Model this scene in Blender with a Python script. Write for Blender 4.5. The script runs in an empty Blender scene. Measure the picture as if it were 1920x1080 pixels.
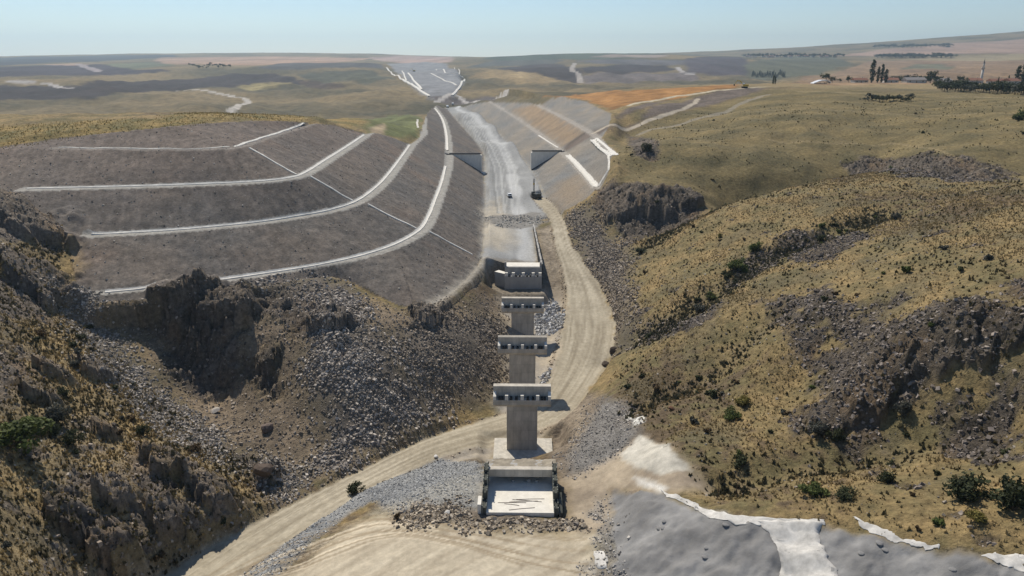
import bpy, bmesh, math, random
import numpy as np
from mathutils import Vector, Matrix

random.seed(7)
RNG = np.random.default_rng(7)
SC = bpy.context.scene
COL = SC.collection

# ------------------------------------------------------------------ camera
CAM_H = 60.0                       # drone height above the pier tops (z = 0)
PITCH = math.radians(17.6)
FOC = 1371.0                       # focal length in pixels of a 1920 wide frame
cam_d = bpy.data.cameras.new('camera')
cam_d.sensor_width = 36.0
cam_d.lens = 36.0 * FOC / 1920.0
cam_d.clip_start = 1.0
cam_d.clip_end = 60000.0
cam = bpy.data.objects.new('camera', cam_d)
cam.location = (0, 0, CAM_H)
cam.rotation_euler = (math.radians(90) - PITCH, 0, 0)
COL.objects.link(cam)
SC.camera = cam

# ------------------------------------------------------------------ light
SUN_EL = math.radians(50)
SUN_AZ = math.radians(-26)         # measured from +Y towards +X: ahead and to the left
world = bpy.data.worlds.new('World')
SC.world = world
world.use_nodes = True
wn = world.node_tree.nodes
wl = world.node_tree.links
for n in list(wn):
    wn.remove(n)
sky = wn.new('ShaderNodeTexSky')
sky.sky_type = 'NISHITA'
sky.sun_disc = False
sky.sun_elevation = SUN_EL
sky.sun_rotation = SUN_AZ
sky.altitude = 1100
sky.air_density = 1.0
sky.dust_density = 0.0
sky.ozone_density = 3.0
bg = wn.new('ShaderNodeBackground')
bg.inputs['Strength'].default_value = 0.10
wo = wn.new('ShaderNodeOutputWorld')
wl.new(sky.outputs[0], bg.inputs['Color'])
wl.new(bg.outputs[0], wo.inputs['Surface'])

sun_d = bpy.data.lights.new('sun', 'SUN')
sun_d.energy = 4.9
sun_d.angle = math.radians(0.55)
sun_d.color = (1.0, 0.925, 0.80)
sun = bpy.data.objects.new('sun', sun_d)
SUN_DIR = Vector((math.sin(SUN_AZ) * math.cos(SUN_EL), math.cos(SUN_AZ) * math.cos(SUN_EL), math.sin(SUN_EL)))
sun.rotation_euler = SUN_DIR.to_track_quat('Z', 'Y').to_euler()
sun.location = (-200, 300, 400)
COL.objects.link(sun)

SC.view_settings.view_transform = 'Standard'
SC.view_settings.look = 'None'
SC.view_settings.exposure = 0.0
SC.view_settings.gamma = 1.0
SC.view_settings.use_curve_mapping = False
SC.cycles.volume_bounces = 0
SC.cycles.max_bounces = 5
SC.cycles.diffuse_bounces = 3
SC.cycles.transparent_max_bounces = 6

# ------------------------------------------------------------------ numeric helpers
SP, CP = math.sin(PITCH), math.cos(PITCH)


def at(px, py, z):
    """point of the place at height z seen at (px, py) of the photograph"""
    v = (py - 540.0) / FOC
    t = (CAM_H - z) / (SP + v * CP)
    return (t * (px - 960.0) / FOC, t * (CP - v * SP), z)


_perm = np.random.default_rng(11).permutation(4096).astype(np.int32)
_rnd = np.random.default_rng(13).random(4096).astype(np.float32)
_gang = np.random.default_rng(12).random(4096) * 2 * np.pi
_gx, _gy = np.cos(_gang).astype(np.float32), np.sin(_gang).astype(np.float32)


def pn(x, y, seed=0):
    """gradient noise, about -0.7..0.7"""
    x = np.asarray(x, np.float32)
    y = np.asarray(y, np.float32)
    fx0 = np.floor(x)
    fy0 = np.floor(y)
    xi = fx0.astype(np.int32)
    yi = fy0.astype(np.int32)
    xf = x - fx0
    yf = y - fy0
    u = xf * xf * xf * (xf * (xf * 6 - 15) + 10)
    v = yf * yf * yf * (yf * (yf * 6 - 15) + 10)

    def g(ix, iy, fx, fy):
        h = _perm[(_perm[(ix + seed * 131) & 4095] + iy) & 4095]
        return _gx[h] * fx + _gy[h] * fy
    a = g(xi, yi, xf, yf)
    b = g(xi + 1, yi, xf - 1, yf)
    c = g(xi, yi + 1, xf, yf - 1)
    d = g(xi + 1, yi + 1, xf - 1, yf - 1)
    return (a + u * (b - a)) * (1 - v) + (c + u * (d - c)) * v


def fbm(x, y, octs=4, seed=0, gain=0.5):
    s = 0
    amp = 1.0
    for i in range(octs):
        s = s + amp * pn(x * 2 ** i + 17.3 * i, y * 2 ** i - 9.1 * i, seed + i)
        amp *= gain
    return s


def ridged(x, y, octs=4, seed=0, gain=0.5):
    s = 0
    amp = 1.0
    for i in range(octs):
        s = s + amp * (1 - 2.2 * np.abs(pn(x * 2 ** i + 5.3 * i, y * 2 ** i + 3.7 * i, seed + i)))
        amp *= gain
    return s


def cells(x, y, seed=0):
    """cellular noise: random number of the nearest cell, offset from its centre, edge distance"""
    x = np.asarray(x, np.float32)
    y = np.asarray(y, np.float32)
    xi = np.floor(x).astype(np.int32)
    yi = np.floor(y).astype(np.int32)
    f1 = np.full(x.shape, 9.0, np.float32)
    f2 = np.full(x.shape, 9.0, np.float32)
    rx = np.zeros_like(x)
    ry = np.zeros_like(x)
    hh = np.zeros(x.shape, np.int32)
    for ox in (-1, 0, 1):
        for oy in (-1, 0, 1):
            h = _perm[(_perm[(xi + ox + seed * 57) & 4095] + yi + oy) & 4095]
            cx = xi + ox + _rnd[h]
            cy = yi + oy + _rnd[(h + 911) & 4095]
            dx, dy = x - cx, y - cy
            d = dx * dx + dy * dy
            m = d < f1
            f2 = np.where(m, f1, np.minimum(f2, d))
            f1 = np.where(m, d, f1)
            rx = np.where(m, dx, rx)
            ry = np.where(m, dy, ry)
            hh = np.where(m, h, hh)
    return hh, rx, ry, np.sqrt(f2) - np.sqrt(f1)


def sstep(a, b, x):
    t = np.clip((x - a) / (b - a), 0, 1)
    return t * t * (3 - 2 * t)


def smooth_line(pts, n=6):
    """Catmull-Rom through 3-D points"""
    P = np.array(pts, float)
    if len(P) < 3:
        return P
    Q = np.vstack([2 * P[0] - P[1], P, 2 * P[-1] - P[-2]])
    out = []
    for i in range(1, len(Q) - 2):
        for k in range(n):
            t = k / n
            p0, p1, p2, p3 = Q[i - 1], Q[i], Q[i + 1], Q[i + 2]
            out.append(0.5 * ((2 * p1) + (-p0 + p2) * t + (2 * p0 - 5 * p1 + 4 * p2 - p3) * t * t
                              + (-p0 + 3 * p1 - 3 * p2 + p3) * t ** 3))
    out.append(P[-1])
    return np.array(out)


def line_field(L, X, Y):
    """distance, side (+1 right of travel), z, arc length of the nearest point of polyline L"""
    best = np.full(X.shape, 1e18)
    side = np.zeros(X.shape)
    zz = np.zeros(X.shape)
    ss = np.zeros(X.shape)
    s0 = 0.0
    for i in range(len(L) - 1):
        ax, ay, az = L[i]
        bx, by, bz = L[i + 1]
        dx, dy = bx - ax, by - ay
        l2 = dx * dx + dy * dy + 1e-9
        t = np.clip(((X - ax) * dx + (Y - ay) * dy) / l2, 0, 1)
        d2 = (X - ax - t * dx) ** 2 + (Y - ay - t * dy) ** 2
        m = d2 < best
        best = np.where(m, d2, best)
        side = np.where(m, np.where(dx * (Y - ay) - dy * (X - ax) < 0, 1.0, -1.0), side)
        zz = np.where(m, az + t * (bz - az), zz)
        ss = np.where(m, s0 + t * math.sqrt(l2), ss)
        s0 += math.sqrt(l2)
    return np.sqrt(best), side, zz, ss


def in_poly(poly, X, Y):
    ins = np.zeros(X.shape, bool)
    n = len(poly)
    for i in range(n):
        x1, y1 = poly[i][0], poly[i][1]
        x2, y2 = poly[(i + 1) % n][0], poly[(i + 1) % n][1]
        if y1 == y2:
            continue
        c = ((y1 > Y) != (y2 > Y)) & (X < (x2 - x1) * (Y - y1) / (y2 - y1) + x1)
        ins ^= c
    return ins


# ------------------------------------------------------------------ the relief, from levelled points of the place
PTS = [  # photograph x, y and height of ground points that can be seen
    # working floor of the cutting
    (950, 478, 0), (950, 440, 0), (950, 400, 0), (950, 340, 0), (950, 300, 0), (930, 262, 0), (895, 235, 0), (860, 208, 0), (848, 198, 0),
    (905, 470, 0), (907, 400, 0), (906, 342, 0), (888, 262, 0), (847, 215, 0), (1000, 320, 0), (950, 270, 0), (890, 215, 0), (1030, 386, 0),
    # access road
    (1045, 420, -.5), (1055, 460, -2), (1075, 500, -4), (1095, 550, -6.5), (1110, 610, -9), (1100, 670, -11), (1070, 730, -12.5),
    (1040, 770, -13), (985, 790, -13.3), (900, 805, -13), (800, 835, -12.5), (700, 880, -12), (600, 930, -11.5), (500, 985, -11),
    (400, 1050, -10.5), (340, 1095, -10), (250, 1160, -9.5),
    # valley under the piers
    (980, 850, -13.7), (900, 850, -13), (1030, 840, -13.4), (1020, 700, -12.5), (960, 680, -12), (940, 720, -12.5), (1040, 620, -11), (1020, 590, -10),
    (960, 600, -10), (1040, 560, -8), (1040, 530, -6.5), (920, 640, -7), (925, 580, -4), (900, 750, -12.5), (1026, 445, -1.5), (1030, 485, -4), (1028, 520, -6),
    # near bank
    (870, 920, -5), (800, 900, -7.5), (880, 960, -4.6), (980, 990, -4.2), (980, 1050, -4), (980, 1100, -4), (850, 1040, -4.4), (750, 980, -5.5),
    (650, 1040, -6.5), (600, 1090, -7), (700, 930, -8.5), (560, 1020, -9), (470, 1085, -9), (1080, 1000, -4), (1100, 930, -4), (1100, 1080, -3.8),
    # bank right of the near pier
    (1115, 745, -8.5), (1090, 790, -7.5), (1060, 840, -7), (1060, 890, -5), (1130, 800, -3.5), (1170, 850, -1.5), (1190, 785, 0.5), (1230, 850, 2.5), (1180, 900, -1),
    (1150, 760, -4), (1170, 700, -4),
    # sheeted slope
    (1140, 960, -3.5), (1140, 1080, -3.3), (1240, 925, 2), (1330, 960, 4.5), (1400, 975, 6), (1540, 985, 8), (1640, 1005, 9), (1760, 1035, 10.5), (1920, 1060, 12),
    (1300, 1080, 0.5), (1500, 1085, 4.5), (1700, 1120, 7),
    # right hillside
    (1180, 480, -1), (1185, 570, -2.5), (1185, 620, -4), (1130, 470, -1.5), (1100, 430, 0.5), (1240, 424, 6.5), (1300, 560, 6), (1290, 408, 10), (1400, 372, 16), (1520, 345, 19), (1640, 322, 22),
    (1780, 330, 25), (1920, 347, 28), (2050, 360, 30), (1920, 500, 27), (1500, 500, 15), (1700, 430, 21), (1300, 700, 1), (1500, 620, 12), (1500, 720, 6), (1700, 640, 18), (1900, 630, 22), (1650, 790, 8.5),
    (1900, 800, 13), (1250, 800, 1), (1450, 850, 5.5), (1350, 920, 4), (1600, 900, 8.5), (1900, 930, 13), (2050, 900, 16), (2050, 600, 27), (1350, 640, 5),
    # beyond the gully
    (1200, 452, 1), (1180, 350, 14), (1290, 374, 12), (1130, 370, 9), (1250, 300, 20), (1250, 258, 25), (1450, 300, 20), (1450, 250, 27), (1450, 200, 34), (1450, 172, 38), (1400, 357, 11), (1640, 312, 18),
    (1700, 280, 25), (1700, 220, 32), (1700, 190, 36), (1700, 166, 37), (1900, 250, 31), (1900, 200, 36), (1900, 172, 37), (1920, 332, 24), (2100, 300, 29), (2100, 200, 38), (1550, 163, 37), (1850, 164, 36),
    (1300, 190, 32), (1330, 215, 29), (1230, 222, 27),
    # right slope of the cutting and the field above it
    (1045, 275, 10), (1125, 355, 10), (1155, 290, 20), (1105, 245, 20), (975, 180, 20), (930, 195, 10), (1145, 213, 29), (1100, 190, 29), (1050, 180, 28), (1200, 177, 34), (1130, 200, 30), (1380, 161, 39),
    (1300, 168, 38), (1000, 170, 22), (950, 165, 15),
    # left cut slopes
    (197, 548, 10), (350, 534, 10), (500, 513, 10), (680, 478, 10), (785, 432, 10), (815, 375, 10), (838, 300, 10), (835, 240, 10), (815, 203, 10),
    (172, 440, 18), (400, 427, 18), (560, 405, 18), (665, 378, 18), (740, 310, 18), (768, 272, 18), (50, 354, 26.3), (300, 348, 26.3), (470, 340, 26.3), (560, 325, 26.3), (683, 253, 26.3),
    (110, 277, 34), (300, 279, 34), (440, 276, 34), (570, 235, 34), (0, 240, 37), (-150, 250, 37), (200, 236, 38.5), (300, 229, 39.3), (450, 221, 39.3), (600, 219, 36), (750, 235, 23), (700, 226, 28), (770, 237, 20), (800, 206, 12),
    (850, 545, 1), (790, 575, 2), (870, 530, .6),
    # rock face and rubble under the cut
    (350, 562, 7), (240, 575, 7.5), (455, 560, 7), (360, 605, 4.5), (450, 620, 3.5), (390, 735, -7.5), (440, 745, -7), (420, 790, -9), (500, 880, -10.5), (560, 850, -9.5),
    (600, 560, 7), (600, 650, 3), (600, 760, -4.5), (700, 530, 6), (700, 600, 3.5), (700, 700, -1.5), (720, 800, -9), (850, 620, -1), (850, 700, -6), (850, 770, -11.5), (520, 640, 2), (520, 740, -5),
    (300, 640, 0), (330, 760, -5), (250, 600, 3.5), (280, 680, -1),
    # left hillside
    (60, 375, 26.5), (100, 450, 18), (0, 450, 22), (100, 560, 10), (0, 560, 15), (200, 610, 3.5), (100, 650, 8), (0, 700, 12), (200, 750, 0), (0, 850, 9), (200, 900, 1), (350, 850, -5), (400, 950, -6),
    (300, 1050, -4), (0, 1000, 8), (0, 1075, 7), (-200, 1000, 16), (-200, 700, 20), (-200, 450, 28), (-150, 330, 32), (440, 1000, -9.5), (500, 930, -10),
]
WPTS = [  # ground that is out of sight
    (-100, 330, 34), (-140, 310, 37), (-105, 390, 28), (-160, 420, 22), (-250, 330, 35), (-120, 500, 14), (-220, 560, 6), (-400, 500, 10), (-100, 640, 8), (-200, 720, 2), (-420, 640, 2), (-600, 560, 8), (-170, 260, 38), (-480, 1090, 6), (-640, 1060, 7), (-330, 1130, 4),
    (84, 266, 6.5), (130, 275, 16), (56, 248, 4), (160, 235, 21), (200, 250, 25),
    (300, 760, 35), (420, 760, 35), (540, 760, 35), (220, 700, 36), (700, 760, 38), (300, 900, 28), (500, 950, 28), (150, 760, 26), (160, 900, 14), (60, 800, 17),
    (0, 30, -4), (-30, 40, -6), (-60, 30, 12), (30, 40, 4), (60, 30, 16), (-110, 60, 24), (110, 60, 30), (0, 55, -4), (-35, 60, -7),
]
FAR = [  # the far country
    (100, 220, 0), (100, 192, 8), (0, 187, 10), (300, 179, 12), (200, 205, 4), (100, 160, 15), (100, 140, 20), (100, 120, 32), (450, 192, 3), (430, 215, 0), (450, 160, 12), (650, 200, 2), (600, 160, 12), (600, 140, 20),
    (600, 120, 33), (350, 140, 20), (350, 120, 33), (-200, 190, 12), (-200, 150, 20), (-200, 120, 34), (700, 150, 14), (700, 125, 33), (760, 190, 3), (740, 170, 9), (900, 150, 14), (900, 126, 32), (880, 182, 4), (920, 180, 7),
    (845, 178, 4), (820, 160, 5), (800, 145, 7), (787, 136, 10), (805, 181, 5), (780, 165, 10.5), (755, 148, 17), (725, 120, 36), (862, 160, 12), (870, 150, 16), (850, 135, 25), (835, 122, 38),
    (950, 150, 14), (950, 130, 25), (1000, 160, 12), (1050, 120, 38), (1150, 130, 25), (1150, 150, 15), (1300, 128, 28), (1330, 112, 40), (1400, 140, 15), (1450, 120, 36), (1450, 140, 16), (1550, 145, 22), (1500, 108, 47),
    (1700, 140, 30), (1700, 120, 36), (1900, 140, 30), (1900, 120, 40), (2100, 140, 34),
]
FARW = [(at(p, 105, 0)[0] / at(p, 105, 0)[1], d, z) for p, d, z in
        [(-300, 6000, 40), (0, 6000, 54), (200, 6000, 76), (500, 6000, 84), (700, 6000, 78), (900, 6000, 47), (1000, 3500, 66), (1100, 3500, 80), (1200, 3500, 72), (1250, 6000, 84), (1400, 6000, 104), (1600, 6000, 150),
         (1750, 6000, 196), (1900, 6000, 240), (2150, 6000, 330), (1700, 3500, 66), (1900, 3500, 84), (1500, 3500, 56), (2150, 3500, 120), (1900, 4500, 150), (1700, 4500, 110),
         (500, 3800, 45), (200, 3800, 40), (-200, 3800, 34), (800, 3800, 40), (0, 9000, 30), (500, 9000, 50), (1000, 9000, 30), (1500, 9000, 120), (1900, 9000, 250), (-300, 14000, 20), (900, 14000, 20), (2200, 14000, 260)]]

pts3 = [at(*p) for p in PTS] + WPTS + [at(*p) for p in FAR] + [(s * d, d, z) for s, d, z in FARW]
P3 = np.array(pts3, float)


def warp(x, y):
    return x / (y + 25.0), np.log(y + 25.0)


_pu, _pv = warp(P3[:, 0], P3[:, 1])
_C2 = 0.035 ** 2
_D = np.sqrt((_pu[:, None] - _pu) ** 2 + (_pv[:, None] - _pv) ** 2 + _C2)
_n = len(P3)
_A = np.zeros((_n + 3, _n + 3))
_A[:_n, :_n] = _D - 0.004 * np.eye(_n)
_A[:_n, _n] = _A[_n, :_n] = 1
_A[:_n, _n + 1] = _A[_n + 1, :_n] = _pu
_A[:_n, _n + 2] = _A[_n + 2, :_n] = _pv
_w = np.linalg.solve(_A, np.concatenate([P3[:, 2], np.zeros(3)]))


def base_height(x, y):
    u, v = warp(x, y)
    sh = u.shape
    u = u.ravel()
    v = v.ravel()
    out = np.empty(u.shape)
    for i in range(0, len(u), 20000):
        a, b = u[i:i + 20000], v[i:i + 20000]
        k = np.sqrt((a[:, None] - _pu) ** 2 + (b[:, None] - _pv) ** 2 + _C2)
        out[i:i + 20000] = k @ _w[:_n] + _w[_n] + _w[_n + 1] * a + _w[_n + 2] * b
    return out.reshape(sh)


# sheet of ground: spacing widens with distance, 0.2 m near to tens of metres at the horizon
NJ, NI = 940, 880
NEARJ = 750
Y0, Y1, Y2 = 42.0, 560.0, 14000.0


def j_of_y(y):
    y = np.asarray(y, float)
    a = np.log((y + 20) / (Y0 + 20)) / np.log((Y1 + 20) / (Y0 + 20)) * NEARJ
    b = NEARJ + np.log(y / Y1) / np.log(Y2 / Y1) * (NJ - 1 - NEARJ)
    return np.where(y < Y1, a, b)


_j = np.arange(NJ)
ROWY = np.where(_j <= NEARJ, (Y0 + 20) * ((Y1 + 20) / (Y0 + 20)) ** (_j / NEARJ) - 20, Y1 * (Y2 / Y1) ** ((_j - NEARJ) / (NJ - 1 - NEARJ)))


def halfw(y):
    return y * 0.81 + 40.0


_t = np.linspace(-1, 1, NI)
GX = _t[None, :] * halfw(ROWY)[:, None]
GY = np.repeat(ROWY[:, None], NI, 1)


def sample(F, x, y):
    x = np.asarray(x, float)
    y = np.clip(np.asarray(y, float), Y0 + .01, Y2 - 1)
    j = np.clip(j_of_y(y), 0, NJ - 1.001)
    i = np.clip((x / halfw(y) + 1) * .5 * (NI - 1), 0, NI - 1.001)
    j0 = j.astype(int)
    i0 = i.astype(int)
    fj = j - j0
    fi = i - i0
    return (F[j0, i0] * (1 - fi) + F[j0, i0 + 1] * fi) * (1 - fj) + (F[j0 + 1, i0] * (1 - fi) + F[j0 + 1, i0 + 1] * fi) * fj


# coarse evaluation, then refined bilinearly
_cj = np.unique(np.concatenate([np.arange(0, NJ, 5), [NJ - 1]]))
_ci = np.unique(np.concatenate([np.arange(0, NI, 5), [NI - 1]]))
_hc = base_height(GX[np.ix_(_cj, _ci)], GY[np.ix_(_cj, _ci)])
_tmp = np.empty((len(_cj), NI))
for k in range(len(_cj)):
    _tmp[k] = np.interp(np.arange(NI), _ci, _hc[k])
H = np.empty((NJ, NI))
for k in range(NI):
    H[:, k] = np.interp(np.arange(NJ), _cj, _tmp[:, k])


def blur(F, n):
    for _ in range(n):
        F = F.copy()
        F[1:-1] = (F[:-2] + 2 * F[1:-1] + F[2:]) / 4
        F[:, 1:-1] = (F[:, :-2] + 2 * F[:, 1:-1] + F[:, 2:]) / 4
    return F


H = blur(H, 6)

_tt = np.concatenate([np.linspace(44, 300, 2600), np.geomspace(300, 13500, 4200)])


def hit(px, py):
    """where the line of sight through (px, py) meets the ground"""
    v = (py - 540.0) / FOC
    fwd = CP - v * SP
    x = _tt * ((px - 960.0) / FOC) / fwd
    z = CAM_H - _tt * (SP + v * CP) / fwd
    h = sample(H, x, _tt)
    below = np.nonzero(z < h)[0]
    k = below[0] if len(below) else len(_tt) - 1
    return (float(x[k]), float(_tt[k]), float(h[k]))


def ring(pix):
    return [hit(*p) for p in pix]


def bbox_sel(poly, pad):
    xs = [p[0] for p in poly]
    ys = [p[1] for p in poly]
    j0 = int(max(0, np.floor(j_of_y(max(min(ys) - pad, Y0)))))
    j1 = int(min(NJ, np.ceil(j_of_y(min(max(ys) + pad, Y2))) + 1))
    return slice(j0, j1)


# ------------------------------------------------------------------ earthworks: benched cuttings
def ext(L, d0, d1):
    L = np.array(L, float)
    a = L[0] + (L[0] - L[1]) / np.linalg.norm((L[0] - L[1])[:2]) * d0
    b = L[-1] + (L[-1] - L[-2]) / np.linalg.norm((L[-1] - L[-2])[:2]) * d1
    a[2], b[2] = L[0][2], L[-1][2]
    return np.vstack([a, L, b])


PIX_TOE = [(836, 200, 0), (847, 215, 0), (868, 240, 0), (888, 262, 0), (906, 290, 0), (907, 342, 0), (907, 400, 0), (905, 455, 0), (893, 500, 0.2), (868, 532, .8), (830, 562, 1.6), (780, 580, 2.4), (720, 560, 4), (660, 530, 6.2),
           (600, 520, 8), (500, 534, 9), (350, 553, 9), (190, 568, 9)]
PIX_B4 = [(815, 203, 10), (828, 222, 10), (836, 250, 10), (838, 300, 10), (828, 340, 10), (815, 375, 10), (803, 405, 10), (785, 432, 10), (740, 458, 10), (680, 478, 10), (600, 496, 10), (500, 512, 10), (350, 533, 10), (197, 548, 10)]
PIX_B3 = [(768, 272, 18), (754, 292, 18), (725, 330, 18), (700, 355, 18), (665, 379, 18), (615, 395, 18), (560, 405, 18), (480, 417, 18), (330, 431, 18), (172, 440, 18)]
PIX_B2 = [(683, 253, 26.3), (650, 275, 26.3), (610, 300, 26.3), (575, 322, 26.3), (545, 333, 26.3), (470, 341, 26.3), (300, 348, 26.3), (50, 354, 26.3)]
PIX_B1 = [(570, 235, 34), (530, 247, 34), (485, 261, 34), (440, 275, 34), (380, 279, 34), (300, 279, 34), (110, 277, 34)]
PIX_CR = [(578, 228, 35.2), (520, 227, 37), (450, 227, 38.4), (330, 236, 38.9), (200, 249, 37.3), (100, 262, 35.2), (-60, 285, 33)]
toe, b4, b3, b2, b1, cr = [smooth_line([at(*p) for p in q]) for q in (PIX_TOE, PIX_B4, PIX_B3, PIX_B2, PIX_B1, PIX_CR)]
b3 = np.vstack([[(-96, 755, 18), (-65, 542, 18), (-51, 420, 18)], b3])
b2 = np.vstack([[(-112, 755, 26.3), (-82, 542, 26.3), (-68, 400, 26.3)], b2])
b1 = np.vstack([[(-130, 755, 34), (-100, 542, 34), (-86, 360, 34)], b1])
cr = np.vstack([[(-142, 755, 35), (-112, 542, 35), (-94, 360, 35)], cr])
LEFT_LINES = [ext(toe, 50, 60), ext(b4, 100, 80), ext(b3, 100, 80), ext(b2, 100, 80), ext(b1, 100, 80), ext(cr, 100, 80)]
left_poly = [tuple(p) for p in toe] + [at(*p) for p in [(150, 560, 9.5), (135, 500, 13), (130, 462, 16.5), (100, 425, 19.5), (40, 385, 23.5), (-60, 352, 26.5), (-60, 285, 33)]] + \
    [tuple(p) for p in cr[:2:-1]] + [at(*p) for p in [(630, 238, 31), (683, 251, 26.5), (725, 262, 22), (768, 270, 18.2), (785, 262, 17.5), (792, 245, 16.5), (800, 222, 13.5), (810, 204, 10), (822, 196, 6)]]

PIX_R0 = [(866, 198, 0), (890, 215, 0), (928, 245, 0), (955, 270, 0), (985, 302, 0), (1003, 325, 0), (1014, 350, 0), (1028, 382, 0), (1040, 402, 0)]
PIX_R1 = [(915, 186, 10), (945, 205, 10), (995, 238, 10), (1045, 275, 10), (1085, 312, 10), (1122, 352, 10)]
PIX_R2 = [(970, 178, 20), (1010, 197, 20), (1055, 219, 20), (1105, 246, 20), (1130, 264, 20), (1156, 290, 20)]
PIX_R3 = [(1040, 179, 28), (1100, 190, 29), (1147, 214, 29), (1160, 235, 26), (1172, 262, 22)]
r0, r1, r2, r3 = [smooth_line([at(*p) for p in q]) for q in (PIX_R0, PIX_R1, PIX_R2, PIX_R3)]
RIGHT_LINES = [ext(r0, 50, 40), ext(r1, 60, 60), ext(r2, 60, 60), ext(r3, 60, 60)]
right_poly = [tuple(p) for p in r0] + [at(*p) for p in [(1070, 390, 3.5), (1100, 375, 7), (1122, 356, 10), (1140, 330, 14.5), (1142, 308, 17), (1158, 290, 20), (1138, 268, 20.5), (1128, 255, 21.5), (1142, 238, 24)]] + \
    [at(*p) for p in [(1147, 214, 29), (1100, 190, 29), (1052, 181, 28), (1010, 196, 20.5), (965, 190, 17), (920, 190, 10), (880, 196, 2)]]


def loft(lines, up, poly, benches, feather=2.0, bw=3.0, tail=78):
    """stepped slope between contour lines; up = +1 when uphill lies right of travel"""
    sl = bbox_sel(poly, 60)
    X, Y = GX[sl], GY[sl]
    xs = [p[0] for p in poly]
    m = (X > min(xs) - 60) & (X < max(xs) + 60)
    x, y = X[m], Y[m]
    fld = [line_field(L, x, y) for L in lines]
    sd = [f[0] * f[1] * up for f in fld]          # signed distance, + uphill
    z = fld[0][2].copy()
    bench = np.zeros(x.shape)
    for i in range(len(lines) - 1):
        sel = (sd[i] > 0)
        a = np.maximum(sd[i], 0)
        b = np.maximum(-sd[i + 1], 0)
        zi, zn = fld[i][2], fld[i + 1][2]
        w = bw if benches[i + 1] else 0.0
        span = a + b + 1e-6
        w_ = np.minimum(w, span * .35)
        t = np.clip(a / (span - w_ + 1e-6), 0, 1)
        zz = zi + (zn - zi) * t
        z = np.where(sel, zz, z)
        if benches[i + 1]:
            Ln = lines[i + 1]
            tot = float(np.sum(np.linalg.norm(np.diff(Ln[:, :2], axis=0), axis=1)))
            on = sel & (b < w_ + .3) & (sd[i + 1] < 0.9) & (fld[i + 1][3] < tot - tail)
            bench = np.where(on, float(benches[i + 1]), bench)
    last = sd[-1] > 0
    z = np.where(last, fld[-1][2], z)
    pd = line_field(np.array([tuple(p) for p in poly] + [tuple(poly[0])], float), x, y)[0]
    ins = in_poly(poly, x, y)
    ft = feather + (55.0 - feather) * sstep(480, 680, y) * (feather > 8)
    k = np.where(ins, 1.0, 1 - np.clip(pd / ft, 0, 1) ** 2 * (3 - 2 * np.clip(pd / ft, 0, 1)))
    k = np.where(ins | (sd[0] > -2), k, 0)
    hh = H[sl]
    hv = hh[m]
    hh[m] = hv * (1 - k) + z * k
    H[sl] = hh
    M = np.zeros(GX.shape, bool)
    mm = np.zeros(X.shape, bool)
    mm[m] = ins
    M[sl] = mm
    B = np.zeros(GX.shape)
    bb = np.zeros(X.shape)
    bb[m] = bench * ins
    B[sl] = bb
    S = np.zeros(GX.shape)
    ss = np.zeros(X.shape)
    ss[m] = fld[1][3]
    S[sl] = ss
    return M, B, S


LEFT_M, LEFT_B, LEFT_S = loft(LEFT_LINES, 1, left_poly, [0, 1, 1, 1, .3, 0], feather=5.0)
RIGHT_M, RIGHT_B, RIGHT_S = loft(RIGHT_LINES, -1, right_poly, [0, 1, 1, 0], feather=11.0, bw=2.5, tail=58)

# floor of the cutting
floor_poly = [tuple(p) for p in toe[:46]] + [at(*p) for p in [(905, 490, 0), (925, 487, 0), (990, 487, 0), (1005, 470, 0), (1003, 430, 0), (1010, 410, 0), (1030, 404, 0)]] + [tuple(p) for p in r0[::-1]]
FLOOR_M = in_poly(floor_poly, GX, GY)

# ------------------------------------------------------------------ access road
ROAD_PIX = [(1010, 372, 0), (1030, 392, 0), (1047, 420, -.5), (1057, 460, -2), (1077, 500, -4), (1097, 550, -6.5), (1105, 610, -9), (1093, 670, -11), (1062, 730, -12.6), (1025, 772, -13.2), (960, 796, -13.3), (880, 818, -13), (800, 845, -12.5), (700, 893, -12),
            (600, 945, -11.5), (500, 1003, -11), (400, 1066, -10.5), (300, 1140, -10)]
ROAD_W = [3, 3, 2.6, 2.8, 4.0, 5.5, 7.0, 6.5, 5.2, 5.0, 5.0, 4.4, 3.8, 3.4, 3.6, 4.2, 4.6, 5]
road = smooth_line([at(*p) for p in ROAD_PIX])
_rw = np.interp(np.linspace(0, len(ROAD_W) - 1, len(road)), range(len(ROAD_W)), ROAD_W)
_rs = np.concatenate([[0], np.cumsum(np.linalg.norm(np.diff(road[:, :2], axis=0), axis=1))])
_sl = bbox_sel(road, 15)
ROAD_D = np.full(GX.shape, 1e3)
ROAD_S = np.zeros(GX.shape)
_sel = (np.abs(GX[_sl]) < 75)
_d, _sd, _z, _s = line_field(road, GX[_sl][_sel], GY[_sl][_sel])
_wid = np.interp(_s, _rs, _rw)
_a = ROAD_D[_sl]
_a[_sel] = _d * _sd / _wid           # +-1 on the road's edges
ROAD_D[_sl] = _a
_a = ROAD_S[_sl]
_a[_sel] = _s
ROAD_S[_sl] = _a
_k = 1 - sstep(0.9, 1.45, np.abs(_d / _wid))
_a = H[_sl]
_a[_sel] = _a[_sel] * (1 - _k) + _z * _k
H[_sl] = _a
ROAD_M = np.abs(ROAD_D) < 1.0

# pits dug for the abutments and the first pier
def dig(x0, x1, y0, y1, z, soft):
    k = sstep(-soft, 0, np.minimum(np.minimum(GX - x0, x1 - GX), np.minimum(GY - y0, y1 - GY)))
    H[:] = H * (1 - k) + z * k


dig(-6.3, 9.0, 203, 216.5, -6.2, 2.2)
dig(-4.4, 7.0, 93.2, 103.5, -5.0, .7)
dig(-4.5, 9, 121, 132, -14.2, 2.5)

BASE_H = H.copy()
DIST = np.sqrt(GX ** 2 + GY ** 2)


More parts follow.
